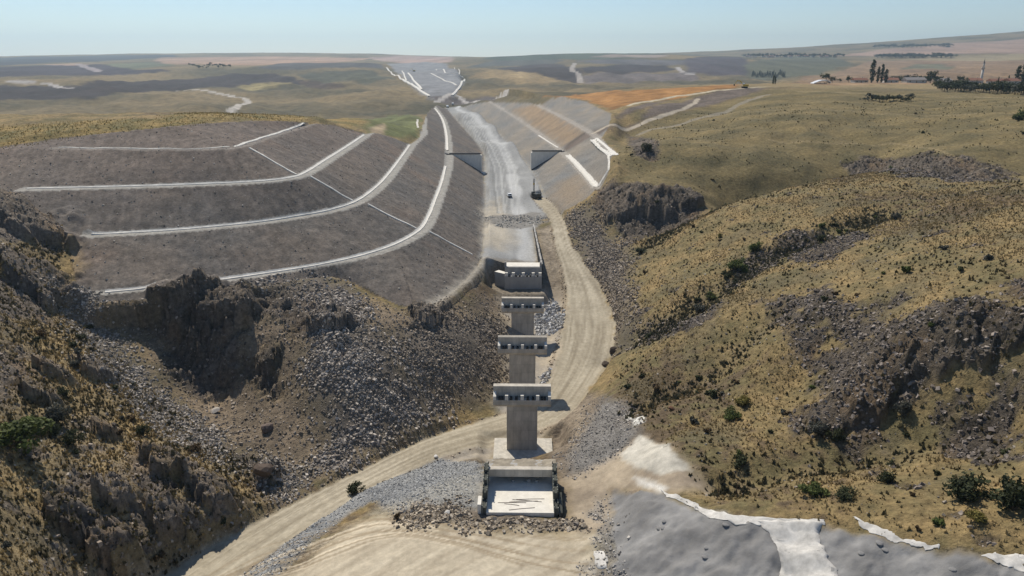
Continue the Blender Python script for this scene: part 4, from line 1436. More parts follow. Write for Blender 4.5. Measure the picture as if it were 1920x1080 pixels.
def channel(name, world_pts, width, label, lift=.10, cat='drainage channel', group='white drainage channels', wob=.12, mat=None, step=2.0, thick=.25):
    L = np.array(world_pts, float)
    s = np.concatenate([[0], np.cumsum(np.linalg.norm(np.diff(L[:, :2], axis=0), axis=1))])
    n = max(4, int(s[-1] / step))
    q = np.linspace(0, s[-1], n)
    X = np.interp(q, s, L[:, 0])
    Y = np.interp(q, s, L[:, 1])
    tx, ty = np.gradient(X), np.gradient(Y)
    ln = np.hypot(tx, ty) + 1e-9
    nx, ny = -ty / ln, tx / ln
    rnd = np.random.default_rng(int(s[-1] * 10) % 9999)
    offs = np.array([-.58, -.5, -.22, .22, .5, .58])
    hts = np.array([-thick, .12, -.04, -.04, .12, -thick]) * np.array([1, *[min(1, (width / 1.3) ** 2)] * 4, 1])
    wv = width * (1 + wob * 2 * pn(q / 3.0, q * 0 + 3.3, 5) + wob * rnd.normal(size=n) * .4)
    zc = np.max(np.stack([sample(H, X + nx * o_ * width, Y + ny * o_ * width) for o_ in (-.5, 0, .5)]), 0)
    if step > 8:
        zc = np.convolve(np.pad(zc, 2, mode='edge'), np.ones(5) / 5, 'valid')
    V = np.zeros((n, 6, 3))
    for k in range(6):
        V[:, k, 0] = X + nx * offs[k] * wv
        V[:, k, 1] = Y + ny * offs[k] * wv
        zk = sample(H, V[:, k, 0], V[:, k, 1])
        V[:, k, 2] = np.maximum(zk, zc - width * .25) + lift + hts[k]
    idx = np.arange(n * 6).reshape(n, 6)
    F = np.stack([idx[:-1, :-1], idx[:-1, 1:], idx[1:, 1:], idx[1:, :-1]], -1).reshape(-1, 4)
    me = fast_mesh(name, V.reshape(-1, 3), F, False)
    me.materials.append(mat or M_WHITE)
    o = bpy.data.objects.new(name, me)
    COL.objects.link(o)
    return tag(o, label, cat, group)


channel('drainage_channel', smooth_line([at(*p) for p in PIX_B4[3:]])[2:], 1.15, 'white channel along the lowest berm of the left benched slope')
channel('drainage_channel', smooth_line([at(*p) for p in PIX_B4[:3]] + [at(838, 291, 10)])[:-1], 1.7, 'white channel along the lowest berm beyond the left overpass wall')
channel('drainage_channel', smooth_line([at(*p) for p in PIX_B3]), .95, 'white channel along the second berm of the left benched slope')
channel('drainage_channel', smooth_line([at(*p) for p in PIX_B2]), .9, 'white channel along the third berm of the left benched slope')
channel('drainage_channel', smooth_line([at(*p) for p in PIX_B1[:4]]), .95, 'white channel along the topmost berm of the left benched slope')
channel('drainage_channel', smooth_line([at(*p) for p in PIX_B1[3:]])[1:], .42, 'thin faint channel continuing the topmost berm to the left')
for pa, pb, lb in (((468, 278), (556, 328), 'thin white chute running down between the topmost and third berms'), ((582, 331), (662, 377), 'thin white chute running down between the third and second berms'),
                   ((690, 383), (781, 429), 'thin white chute running down between the second and lowest berms'), ((805, 435), (886, 478), 'thin white chute from the lowest berm down to the cutting floor')):
    a, b = hit(*pa), hit(*pb)
    channel('drainage_chute', [a, ((a[0] + b[0]) / 2, (a[1] + b[1]) / 2, 0), b], .7, lb, .22, 'drainage chute', 'white drainage chutes')
channel('drainage_channel', [hit(*p) for p in ((1064, 292), (1080, 308), (1100, 330), (1118, 351))], 2.2, 'wide white channel down the right slope near its grassy end', .12)
channel('drainage_channel', [hit(*p) for p in ((1140, 292), (1142, 305), (1141, 320), (1130, 336), (1122, 350))], .8, 'thin white kerb channel bounding the right slope', .12)
channel('drainage_apron', [hit(*p) for p in ((1114, 260), (1122, 268), (1134, 277), (1152, 291))], 3.6, 'broad white concrete apron at the top corner of the right slope', .15, 'drainage apron', None)
channel('drainage_channel', [hit(*p) for p in ((783, 224), (782, 232), (784, 240))], 1.6, 'short white channel by the green patch above the cutting', .15)
channel('drainage_channel', [hit(*p) for p in ((1010, 254), (1030, 267), (1046, 277))], .9, 'short white channel above the right overpass wall', .12)
for pix, w, lb in (([(725, 127), (733, 135), (750, 147), (765, 155), (785, 168), (805, 181)], 3.6, 'long white channel down the left edge of the distant cutting'),
                   ([(765, 137), (772, 145), (780, 156), (790, 168)], 3.6, 'white channel on the inner left slope of the distant cutting'),
                   ([(754, 133), (758, 142), (762, 152)], 2.4, 'short white channel in the middle of the distant left slope'),
                   ([(871, 149), (864, 160), (855, 172), (848, 179)], 3.4, 'white channel down the right edge of the distant cutting'),
                   ([(818, 130), (835, 138), (869, 149)], 2.6, 'upper white channel crossing the distant right slope'),
                   ([(808, 138), (830, 149), (856, 161)], 2.6, 'lower white channel crossing the distant right slope'),
                   ([(852, 127), (862, 133), (861, 141)], 2, 'ragged white edge at the top of the distant right slope')):
    channel('drainage_channel', [hit(*p) for p in pix], w, lb, .9, 'drainage channel', 'white drainage channels', .04, None, 14.0, 1.5)


# white membrane strips on the lined slope
def membrane(name, rail_a, rail_b, label, nu=40, nv=10, lift=.07):
    A = smooth_line([hit(*p) for p in rail_a], 5)
    B = smooth_line([hit(*p) for p in rail_b], 5)

    def res(L, n):
        s = np.concatenate([[0], np.cumsum(np.linalg.norm(np.diff(L[:, :2], axis=0), axis=1))])
        q = np.linspace(0, s[-1], n)
        return np.stack([np.interp(q, s, L[:, 0]), np.interp(q, s, L[:, 1])], -1)
    a, b = res(A, nu), res(B, nu)
    t = np.linspace(0, 1, nv)[None, :, None]
    P = a[:, None] * (1 - t) + b[:, None] * t
    P += .42 * np.stack([pn(P[..., 0] * .9, P[..., 1] * .9, 3), pn(P[..., 0] * .9, P[..., 1] * .9 + 9, 3)], -1) + .22 * np.stack([pn(P[..., 0] * 3.1, P[..., 1] * 3.1, 4), pn(P[..., 0] * 3.1, P[..., 1] * 3.1 + 9, 4)], -1)
    z = sample(H, P[..., 0], P[..., 1]) + lift + .10 * pn(P[..., 0] / 1.3, P[..., 1] / 1.3, 9)
    V = np.concatenate([P, z[..., None]], -1)
    idx = np.arange(nu * nv).reshape(nu, nv)
    F = np.stack([idx[:-1, :-1], idx[:-1, 1:], idx[1:, 1:], idx[1:, :-1]], -1).reshape(-1, 4)
    me = fast_mesh(name, V.reshape(-1, 3), F, True)
    me.materials.append(M_SHEETW)
    o = bpy.data.objects.new(name, me)
    COL.objects.link(o)
    md = o.modifiers.new('thickness', 'SOLIDIFY')
    md.thickness = .02
    return tag(o, label, 'membrane', 'white membrane strips on the lined slope')


membrane('white_membrane', [(1236, 920), (1290, 938), (1340, 960), (1400, 969), (1470, 973), (1545, 976)], [(1250, 932), (1290, 950), (1338, 974), (1400, 984), (1470, 984), (1545, 984)], 'thin white strip along the top edge of the grey lined slope')
membrane('white_membrane', [(1420, 976), (1440, 1000), (1458, 1040), (1470, 1110)], [(1540, 978), (1535, 1010), (1555, 1050), (1590, 1110)], 'wide white sheet running down the grey lined slope')
membrane('white_membrane', [(1600, 972), (1640, 988), (1700, 1012), (1760, 1026)], [(1612, 990), (1645, 1004), (1700, 1022), (1760, 1034)], 'narrow white strip on the right top edge of the lined slope')
membrane('white_membrane', [(1840, 1042), (1880, 1044), (1930, 1042)], [(1870, 1056), (1900, 1068), (1930, 1078)], 'white corner of sheet at the far right of the lined slope')
membrane('white_membrane', [(1113, 1035), (1135, 1035)], [(1118, 1066), (1140, 1066)], 'small white sheet on the ground at the foot of the lined slope', 8, 6)
# rounded anchor heads under the lining
for k in range(22):
    px_, py_ = random.uniform(1200, 1800), random.uniform(960, 1075)
    q = hit(px_, py_)
    if sample(SHEET, q[0], q[1]) < .9 or 1420 < px_ < 1570:
        continue
    bm = bmesh.new()
    bmesh.ops.create_icosphere(bm, subdivisions=2, radius=.5, matrix=Matrix.Diagonal((1, .8, .28, 1)))
    o = link_bm('anchor_head', bm, MAT['sheet'], None, 0, True)
    a = o.data.attributes.new('alb', 'FLOAT_COLOR', 'POINT')
    a.data.foreach_set('color', np.tile([.225, .22, .214, 1], len(o.data.vertices)).astype(np.float32))
    o.location = (q[0], q[1], gz(q[0], q[1]) - .06)
    o.rotation_euler = (0, 0, random.random() * 3)
    tag(o, 'rounded grey anchor bump on the lined slope at the lower right', 'anchor', 'anchor bumps on the lined slope')


# ------------------------------------------------------------------ machines
def wheel(parent, x, y, r, w):
    bm = bmesh.new()
    tube(bm, [(x - w / 2, y, r), (x + w / 2, y, r)], r, 12)
    o = link_bm('wheel', bm, M_TYRE, parent)
    bm = bmesh.new()
    tube(bm, [(x - w / 2 - .02, y, r), (x + w / 2 + .02, y, r)], r * .5, 8)
    link_bm('rim', bm, M_CONC_G, o)


def car(loc, rz, label):
    t = thing('parked_car', loc, label, 'car', None, rz)
    bm = bmesh.new()
    prism(bm, [(-.9, -2.2, .35), (-.9, 2.2, .35), (-.9, 2.25, .75), (-.9, 1.2, .95), (-.9, -2.2, 1.0)], (1.8, 0, 0))
    link_bm('body', bm, M_WPAINT, t, .06)
    bm = bmesh.new()
    prism(bm, [(-.78, -2.0, 1.0), (-.78, 1.1, .96), (-.78, .5, 1.5), (-.78, -1.7, 1.52)], (1.56, 0, 0))
    c = link_bm('cabin', bm, M_WPAINT, t, .05)
    bm = bmesh.new()
    prism(bm, [(-.70, -2.03, 1.05), (.70, -2.03, 1.05), (.62, -1.8, 1.45), (-.62, -1.8, 1.45)], (0, -.03, .01))
    link_bm('window', bm, M_GLASS, c)
    bm = bmesh.new()
    prism(bm, [(-.70, 1.13, 1.0), (.70, 1.13, 1.0), (.62, .62, 1.46), (-.62, .62, 1.46)], (0, .03, .02))
    link_bm('windscreen', bm, M_GLASS, c)
    for sx in (-1, 1):
        bm = bmesh.new()
        prism(bm, [(sx * .785, -1.7, 1.05), (sx * .785, .9, 1.03), (sx * .785, .45, 1.42), (sx * .785, -1.55, 1.44)], (sx * .01, 0, 0))
        link_bm('side_window', bm, M_GLASS, c)
        for sy in (-1.35, 1.35):
            wheel(t, sx * .82, sy, .34, .22)
    box_part('bumper', (-.85, .85, -2.3, -2.203, .4, .65), M_DARKMET, t)
    return t


p = at(955, 372, 0.05)
car((p[0], p[1], gz(p[0], p[1])), .15, 'small white car parked on the cutting floor')


def drill_rig(loc, rz):
    t = thing('drilling_rig', loc, 'dark tracked drilling rig with raised mast on the cutting floor', 'drilling rig', None, rz)
    for s in (-1, 1):
        bm = bmesh.new()
        prism(bm, [(s * 1.2, -2.2, .35), (s * 1.2, -1.8, 0), (s * 1.2, 1.8, 0), (s * 1.2, 2.2, .35), (s * 1.2, 2.0, .85), (s * 1.2, -2.0, .85)], (s * .55, 0, 0))
        link_bm('crawler_track', bm, M_TYRE, t, .03)
    box_part('chassis', (-1.1, 1.1, -1.6, 1.6, .5, 1.1), M_DARKMET, t, .04)
    b = box_part('engine_house', (-1.25, 1.25, -2.4, .6, 1.103, 2.4), M_DARKMET, t, .08)
    bm = bmesh.new()
    tube(bm, [(.6, -1.2, 2.4), (.6, -1.2, 3.1)], .09, 8)
    link_bm('exhaust', bm, M_DARKMET, b)
    c = box_part('cab', (-1.25, -.1, .7, 2.0, 1.103, 2.9), M_DARKMET, t, .06)
    box_part('windscreen', (-1.1, -.25, 2.0, 2.03, 1.7, 2.7), M_GLASS, c)
    bm = bmesh.new()
    tube(bm, [(.6, 1.2, 1.2), (.7, 3.0, 2.6)], .22, 8)
    link_bm('boom', bm, M_DARKMET, t)
    bm = bmesh.new()
    for dx in (-.22, .22):
        for dy in (-.18, .18):
            tube(bm, [(.7 + dx, 3.0 + dy, .3), (.75 + dx, 3.2 + dy, 8.2)], .06, 5)
    for k in range(10):
        z = .8 + k * .75
        tube(bm, [(.48, 2.85, z), (.95, 3.3, z + .6)], .04, 4)
        tube(bm, [(.95, 2.85, z), (.48, 3.3, z + .6)], .04, 4)
    m = link_bm('mast', bm, M_DARKMET, t)
    bm = bmesh.new()
    bx(bm, .45, 1.0, 2.95, 3.45, 5.4, 6.3)
    link_bm('drill_head', bm, M_YELLOW, m)


p = at(1005, 372, 0)
drill_rig((p[0], p[1], gz(p[0], p[1])), .5)


def excavator(loc, rz, label, sc=1.0):
    t = thing('excavator', loc, label, 'excavator', 'excavators', rz)
    t.scale = (sc, sc, sc)
    for s in (-1, 1):
        bm = bmesh.new()
        prism(bm, [(s * .9, -2.2, .4), (s * .9, -1.8, 0), (s * .9, 1.8, 0), (s * .9, 2.2, .4), (s * .9, 1.9, .95), (s * .9, -1.9, .95)], (s * .6, 0, 0))
        link_bm('crawler_track', bm, M_TYRE, t)
    b = box_part('engine_house', (-1.4, 1.4, -2.6, 1.2, 1.15, 2.5), M_YELLOW, t, .08)
    c = box_part('cab', (-1.4, -.3, .2, 1.7, 2.503, 3.3), M_WPAINT, t, .05)
    box_part('windscreen', (-1.25, -.45, 1.7, 1.73, 2.6, 3.2), M_GLASS, c)
    bm = bmesh.new()
    tube(bm, [(.2, 1.0, 2.0), (.2, 3.0, 4.6), (.2, 5.4, 4.9)], [.35, .35, .22], 6)
    link_bm('boom', bm, M_YELLOW, t)
    bm = bmesh.new()
    tube(bm, [(.2, 5.0, 5.1), (.2, 6.8, 2.6)], [.25, .15], 6)
    link_bm('stick', bm, M_YELLOW, t)
    bm = bmesh.new()
    prism(bm, [(-.4, 6.9, 2.7), (-.4, 7.6, 2.2), (-.4, 7.3, 1.4), (-.4, 6.4, 1.5)], (1.2, 0, 0))
    link_bm('bucket', bm, M_DARKMET, t)
    return t


q = hit(1396, 165)
excavator((q[0], q[1], gz(q[0], q[1])), 1.3, 'yellow excavator working on the edge of the orange field')
q = hit(776, 134)
excavator((q[0], q[1], gz(q[0], q[1])), 2.0, 'yellow excavator in the distant cutting', 1.6)


def truck(loc, rz, label):
    t = thing('dump_truck', loc, label, 'truck', 'trucks at the far end of the cutting floor', rz)
    box_part('chassis', (-1.1, 1.1, -3.6, 3.4, .7, 1.1), M_DARKMET, t)
    c = box_part('cab', (-1.2, 1.2, 2.0, 3.6, 1.103, 3.0), M_WPAINT, t, .08)
    box_part('windscreen', (-1.05, 1.05, 3.6, 3.63, 1.9, 2.8), M_GLASS, c)
    bm = bmesh.new()
    prism(bm, [(-1.25, -3.8, 1.15), (-1.25, 1.7, 1.15), (-1.25, 1.8, 2.9), (-1.25, -4.0, 2.7)], (2.5, 0, 0))
    link_bm('dump_body', bm, M_WPAINT, t, .05)
    for sx in (-1, 1):
        for sy in (-2.6, -1.2, 2.6):
            wheel(t, sx * 1.0, sy, .52, .35)


for (px_, py_, rz, lb) in ((849, 197, .1, 'larger white truck at the far end of the cutting floor'), (839, 202, .2, 'smaller looking white truck left of the other at the far end')):
    q = hit(px_, py_)
    truck((q[0], q[1], gz(q[0], q[1])), rz, lb)

# ------------------------------------------------------------------ loose stone (too many to count)
CUBE = np.array([(-1, -1, -1), (1, -1, -1), (1, 1, -1), (-1, 1, -1), (-1, -1, 1), (1, -1, 1), (1, 1, 1), (-1, 1, 1)], np.float32) * .5
CUBE_F = np.array([(0, 3, 2, 1), (4, 5, 6, 7), (0, 1, 5, 4), (1, 2, 6, 5), (2, 3, 7, 6), (3, 0, 4, 7)])
_dx = np.gradient(GX, axis=1)
_dy = np.gradient(GY, axis=0)
CELL_A = np.abs(_dx * _dy)


def rand_on(mask, n, rng):
    """n random ground points, evenly spread over a mask"""
    w = (np.clip(mask, 0, 1) * CELL_A).ravel()
    c = np.cumsum(w)
    k = np.searchsorted(c, rng.random(n) * c[-1])
    j, i = np.unravel_index(np.clip(k, 0, w.size - 1), GX.shape)
    j = np.clip(j, 1, NJ - 2)
    i = np.clip(i, 1, NI - 2)
    x = GX[j, i] + (rng.random(n) - .5) * _dx[j, i]
    y = GY[j, i] + (rng.random(n) - .5) * _dy[j, i]
    return x, y, sample(H, x, y), j, i


def rot_mats(n, rng, tilt=1.0):
    a = rng.random(n) * 2 * np.pi
    b = (rng.random(n) - .5) * 2.4 * tilt
    c = (rng.random(n) - .5) * 2.4 * tilt
    ca, sa, cb, sb, cc, sc_ = np.cos(a), np.sin(a), np.cos(b), np.sin(b), np.cos(c), np.sin(c)
    R = np.zeros((n, 3, 3), np.float32)
    R[:, 0, 0] = ca * cb
    R[:, 0, 1] = ca * sb * sc_ - sa * cc
    R[:, 0, 2] = ca * sb * cc + sa * sc_
    R[:, 1, 0] = sa * cb
    R[:, 1, 1] = sa * sb * sc_ + ca * cc
    R[:, 1, 2] = sa * sb * cc - ca * sc_
    R[:, 2, 0] = -sb
    R[:, 2, 1] = cb * sc_
    R[:, 2, 2] = cb * cc
    return R


def stones(name, mask, n, smin, smax, c0, c1, label, seed, sink=.25, power=2.2):
    rng = np.random.default_rng(seed)
    x, y, z, j, i = rand_on(mask, n, rng)
    s = smin + (smax - smin) * rng.random(n) ** power
    dim = s[:, None] * (.55 + .75 * rng.random((n, 3)))
    V = CUBE[None] * dim[:, None, :] + (rng.random((n, 8, 3)) - .5) * .42 * s[:, None, None]
    V = np.einsum('nij,nkj->nki', rot_mats(n, rng, .5), V)
    V[..., 0] += x[:, None]
    V[..., 1] += y[:, None]
    V[..., 2] += (z + s * (.5 - sink) * .6)[:, None]
    F = (CUBE_F[None] + (np.arange(n) * 8)[:, None, None]).reshape(-1, 4)
    t = rng.random((n, 1)) ** 1.7
    col = np.array(c0) * (1 - t) + np.minimum(np.array(c1) * 1.4, .62) * t  # tones vary at random; the few palest stones paint in sun glints
    col = np.repeat(col, 8, 0)
    me = fast_mesh(name, V.reshape(-1, 3), F, False, col)
    me.materials.append(M_STONE)
    o = bpy.data.objects.new(name, me)
    COL.objects.link(o)
    return tag(o, label, None, None, 'stuff')


clear = np.where((np.abs(ROAD_D) > 1.02), 1.0, 0.0)
foot_clear = 1 - ((GX > -6) & (GX < 8) & (GY > 91.5) & (GY < 104)) - ((GX > -5) & (GX < 9) & (GY > 121) & (GY < 132))
foot_clear = np.clip(foot_clear, 0, 1) * clear
G1, G2 = (.15, .13, .11), (.40, .355, .305)
stones('rockfall_stones', (RUB['fan'] ** 1.5 + RUB['fan_top'] * .5) * foot_clear * np.clip(.5 + 1.3 * n10 + .5 * n2, .06, 1), 11500, .10, .55, G1, G2, 'fan of broken grey stones below the rock face', 1, .4, 3.0)
stones('rubble_chute_stones', RUB['chute'] ** 1.3 * foot_clear * np.clip(.6 + 1.0 * n10, .1, 1), 9000, .12, .48, (.15, .135, .115), (.40, .355, .305), 'narrow chute of loose stones running down the left gully', 2, .3, 2.6)
stones('talus_stones', RUB['talus'] * foot_clear * np.clip(.6 + 1.2 * n10, .1, 1), 6500, .15, .6, (.13, .108, .085), (.33, .28, .225), 'brown grey talus stones along the right side of the haul road', 3, .3, 2.6)
stones('bank_stones', RUB['bank'] * foot_clear * np.clip(.4 + 1.4 * n10, .05, 1), 3000, .15, .55, (.12, .10, .078), (.29, .245, .195), 'scattered stones on the bank left of the piers', 4, .35, 2.8)
stones('spoil_stones', RUB['spoil'] * foot_clear, 1600, .12, .50, (.17, .14, .105), (.42, .36, .28), 'row of spoil stones in front of the near abutment', 5, .3, 2.6)
stones('side_spoil_stones', RUB['under_right'] * foot_clear, 2200, .08, .32, (.18, .165, .145), (.34, .31, .28), 'grey stones on the slope right of the nearest pier', 6, .35, 3)
stones('heap_stones', (RUB['heap'] + RUB['fringe']) * foot_clear, 1400, .2, .75, (.24, .23, .215), (.50, .48, .45), 'heap of pale rubble beside the farthest pier', 7, .3, 2.6)
stones('floor_rubble_stones', RUB['heap_road'] * np.clip(.4 + 1.5 * n10, .03, 1), 800, .15, .5, (.24, .225, .20), (.46, .43, .39), 'low band of rubble across the cutting floor', 8, .35, 2.6)
stones('gravel_stones', gravel * foot_clear, 7000, .06, .24, (.20, .20, .195), (.46, .45, .43), 'bluish gravel stones on the bank beside the dirt road', 9, .35, 3)
stones('lining_edge_stones', RUB['pebble'] * foot_clear, 600, .08, .3, (.20, .185, .165), (.42, .39, .35), 'strip of stones at the foot of the lined slope', 10, .35, 2.6)
stones('slope_stones', LEFT_M * (GY < 330) * (1 - LEFT_B), 5000, .08, .34, (.14, .125, .11), (.38, .35, .31), 'small stones speckling the left benched slope', 11, .4, 3.5)
stones('crag_stones', ROCK * (hill_right > .5) * (GY < 330), 12000, .12, .55, (.085, .072, .063), (.25, .212, .18), 'dark broken crag stones on the right hillside', 12, .55, 2.4)
stones('cliff_stones', ROCK * (hill_right < .5) * (GY < 330), 12000, .12, .50, (.085, .070, .057), (.26, .215, .175), 'dark broken stones on the cliffs and the left hillside', 13, .55, 2.4)
stones('field_stones', hill_left * (1 - ROCK) * clear, 3500, .10, .45, (.13, .11, .09), (.34, .30, .25), 'stones lying in the grass of the left hillside', 14, .35, 3)
stones('hillside_stones', hill_right * (1 - ROCK) * clear * (1 - SHEET), 2200, .10, .40, (.12, .105, .085), (.32, .28, .23), 'stones lying in the grass of the right hillside', 15, .35, 3)
stones('scree_stones', below * (1 - LEFT_M) * (1 - ROCK) * foot_clear, 6000, .10, .45, (.13, .108, .085), (.33, .28, .225), 'stones scattered on the brown scree below the benches', 16, .35, 3)
road_edge = ((np.abs(ROAD_D) > .98) & (np.abs(ROAD_D) < 1.25)).astype(np.float32)
stones('road_edge_stones', road_edge * np.clip(foot_clear + .0, 0, 1), 1500, .08, .40, (.17, .135, .095), (.38, .31, .23), 'stones along the edges of the haul road', 17, .35, 3)


# single boulders that stand out
def boulder(px_, py_, size, c, label, flat=.7, seed=0):
    q = hit(px_, py_)
    rng = np.random.default_rng(seed + 300)
    bm = bmesh.new()
    bmesh.ops.create_icosphere(bm, subdivisions=2, radius=size * .5)
    pl = [(Vector(rng.normal(size=3)).normalized(), size * (.26 + .16 * rng.random())) for _ in range(9)]
    for v in bm.verts:
        for nrm, d in pl:
            k = v.co.dot(nrm) - d
            if k > 0:
                v.co -= nrm * k
        v.co.z *= flat
    o = link_bm('boulder', bm, M_STONE, None)
    a = o.data.attributes.new('alb', 'FLOAT_COLOR', 'POINT')
    a.data.foreach_set('color', np.tile([*c, 1], len(o.data.vertices)).astype(np.float32))
    o.location = (q[0], q[1], gz(q[0], q[1]) + size * .16)
    o.rotation_euler = (rng.random() * .5, rng.random() * .5, rng.random() * 6)
    tag(o, label, 'boulder', 'boulders')


boulder(402, 773, 2.4, (.42, .38, .33), 'flat pale slab lying at the tip of the big cliff shadow', .3, 1)
boulder(500, 806, 2.8, (.13, .10, .085), 'dark angular boulder on the scree between cliff and haul road', .8, 2)
boulder(495, 890, 3.6, (.12, .09, .07), 'large brown boulder at the foot of the scree near the dirt road', .9, 3)
boulder(818, 858, 1.3, (.55, .53, .50), 'pale boulder at the upper end of the gravel bank', .6, 4)
boulder(838, 965, 1.2, (.50, .48, .45), 'pale boulder on the spoil row left of the near abutment', .6, 5)
boulder(1150, 660, 3.0, (.085, .065, .05), 'dark boulder on the right edge of the haul road bend', .7, 6)
boulder(1135, 684, 2.2, (.085, .065, .05), 'smaller dark boulder below the haul road bend', .7, 7)
boulder(1258, 768, 1.5, (.16, .085, .05), 'reddish boulder in the grass above the white sheet patch', .5, 8)
boulder(1080, 985, 1.2, (.22, .19, .16), 'grey boulder at the right end of the spoil row', .7, 9)
boulder(1018, 600, 2.0, (.46, .46, .45), 'pale block in the rubble heap by the farthest pier', .7, 10)


# ------------------------------------------------------------------ foliage
def leaf_cloud(centres, radii, n, size, c0, c1, rng, squash=1.0, up=.3):
    """quads spread through lobes: returns verts, faces, colours"""
    k = rng.integers(0, len(centres), n)
    d = rng.normal(size=(n, 3))
    d /= np.linalg.norm(d, axis=1, keepdims=True)
    r = rng.random(n) ** .45
    P = centres[k] + d * radii[k] * r[:, None]
    nrm = d + rng.normal(size=(n, 3)) * .7 + np.array([0, 0, up])
    nrm /= np.linalg.norm(nrm, axis=1, keepdims=True)
    a = np.cross(nrm, rng.normal(size=(n, 3)))
    a /= np.linalg.norm(a, axis=1, keepdims=True) + 1e-9
    b = np.cross(nrm, a)
    s = size * (.6 + .8 * rng.random(n))[:, None]
    V = np.stack([P - a * s - b * s * .6, P + a * s - b * s * .6, P + a * s * .5 + b * s, P - a * s * .5 + b * s], 1)
    t = np.clip(rng.random((n, 1)) * .8 + .2 * (d[:, 2:3] * r[:, None]), 0, 1)
    lob = (.8 + .4 * rng.random(len(centres)))[k][:, None]
    col = (np.array(c0) * (1 - t) + np.array(c1) * t) * lob
    F = np.arange(n * 4).reshape(n, 4)
    return V.reshape(-1, 3), F, np.repeat(col, 4, 0)


def shrub_proto(seed, c0, c1, n=260, size=.10, lobes=7, spread=.55, tall=.55):
    """unit shrub about 1 m across"""
    rng = np.random.default_rng(seed)
    cen = np.stack([rng.normal(size=lobes) * .22 * spread / .55, rng.normal(size=lobes) * .22 * spread / .55, .18 + rng.random(lobes) * tall * .7], -1)
    rad = np.stack([.20 + .14 * rng.random(lobes)] * 3, -1) * np.array([1, 1, .9])
    V, F, C_ = leaf_cloud(cen, rad, n, size, c0, c1, rng)
    me = fast_mesh('foliage', V, F, False, C_)
    me.materials.append(M_LEAF)
    bm = bmesh.new()
    for k in range(4):
        c = cen[k % lobes]
        tube(bm, [(0, 0, -.12), (c[0] * .6, c[1] * .6, c[2] * .5), tuple(c)], [.03, .02, .008], 5)
    st = bpy.data.meshes.new('stem')
    bmesh.ops.recalc_face_normals(bm, faces=list(bm.faces))
    bm.to_mesh(st)
    bm.free()
    st.materials.append(M_BARK)
    return me, st


SHRUB = {
    'dark': [shrub_proto(400 + i, (.022, .028, .014), (.075, .085, .036)) for i in range(3)],
    'green': [shrub_proto(410 + i, (.035, .052, .014), (.125, .15, .038)) for i in range(2)],
    'grey': [shrub_proto(420 + i, (.050, .052, .042), (.13, .13, .105)) for i in range(2)],
    'rust': [shrub_proto(430 + i, (.055, .038, .020), (.15, .10, .048)) for i in range(2)],
    'yellow': [shrub_proto(440 + i, (.11, .095, .025), (.24, .20, .055)) for i in range(2)],
}


for _k, _c in (('dark', ((.022, .028, .014), (.075, .085, .036))), ('green', ((.035, .052, .014), (.125, .15, .038))), ('grey', ((.050, .052, .042), (.13, .13, .105))), ('yellow', ((.11, .095, .025), (.24, .20, .055))), ('rust', ((.055, .038, .020), (.15, .10, .048)))):
    SHRUB['big_' + _k] = [shrub_proto(450 + len(SHRUB) * 3 + i, _c[0], _c[1], 1300, .042, 12, .62, .6) for i in range(2)]


def put_shrub(x, y, size, kind, label, group, k=0, h=1.0):
    kind = 'big_' + kind if size > 1.7 else kind
    fo, st = SHRUB[kind][k % len(SHRUB[kind])]
    t = thing('shrub', (x, y, gz(x, y) - .05), label, 'shrub', group, (k * 1.7) % 6.2)
    t.scale = (size, size, size * h)
    for nm, me in (('foliage', fo), ('stem', st)):
        o = bpy.data.objects.new(nm, me)
        COL.objects.link(o)
        o.parent = t
    return t


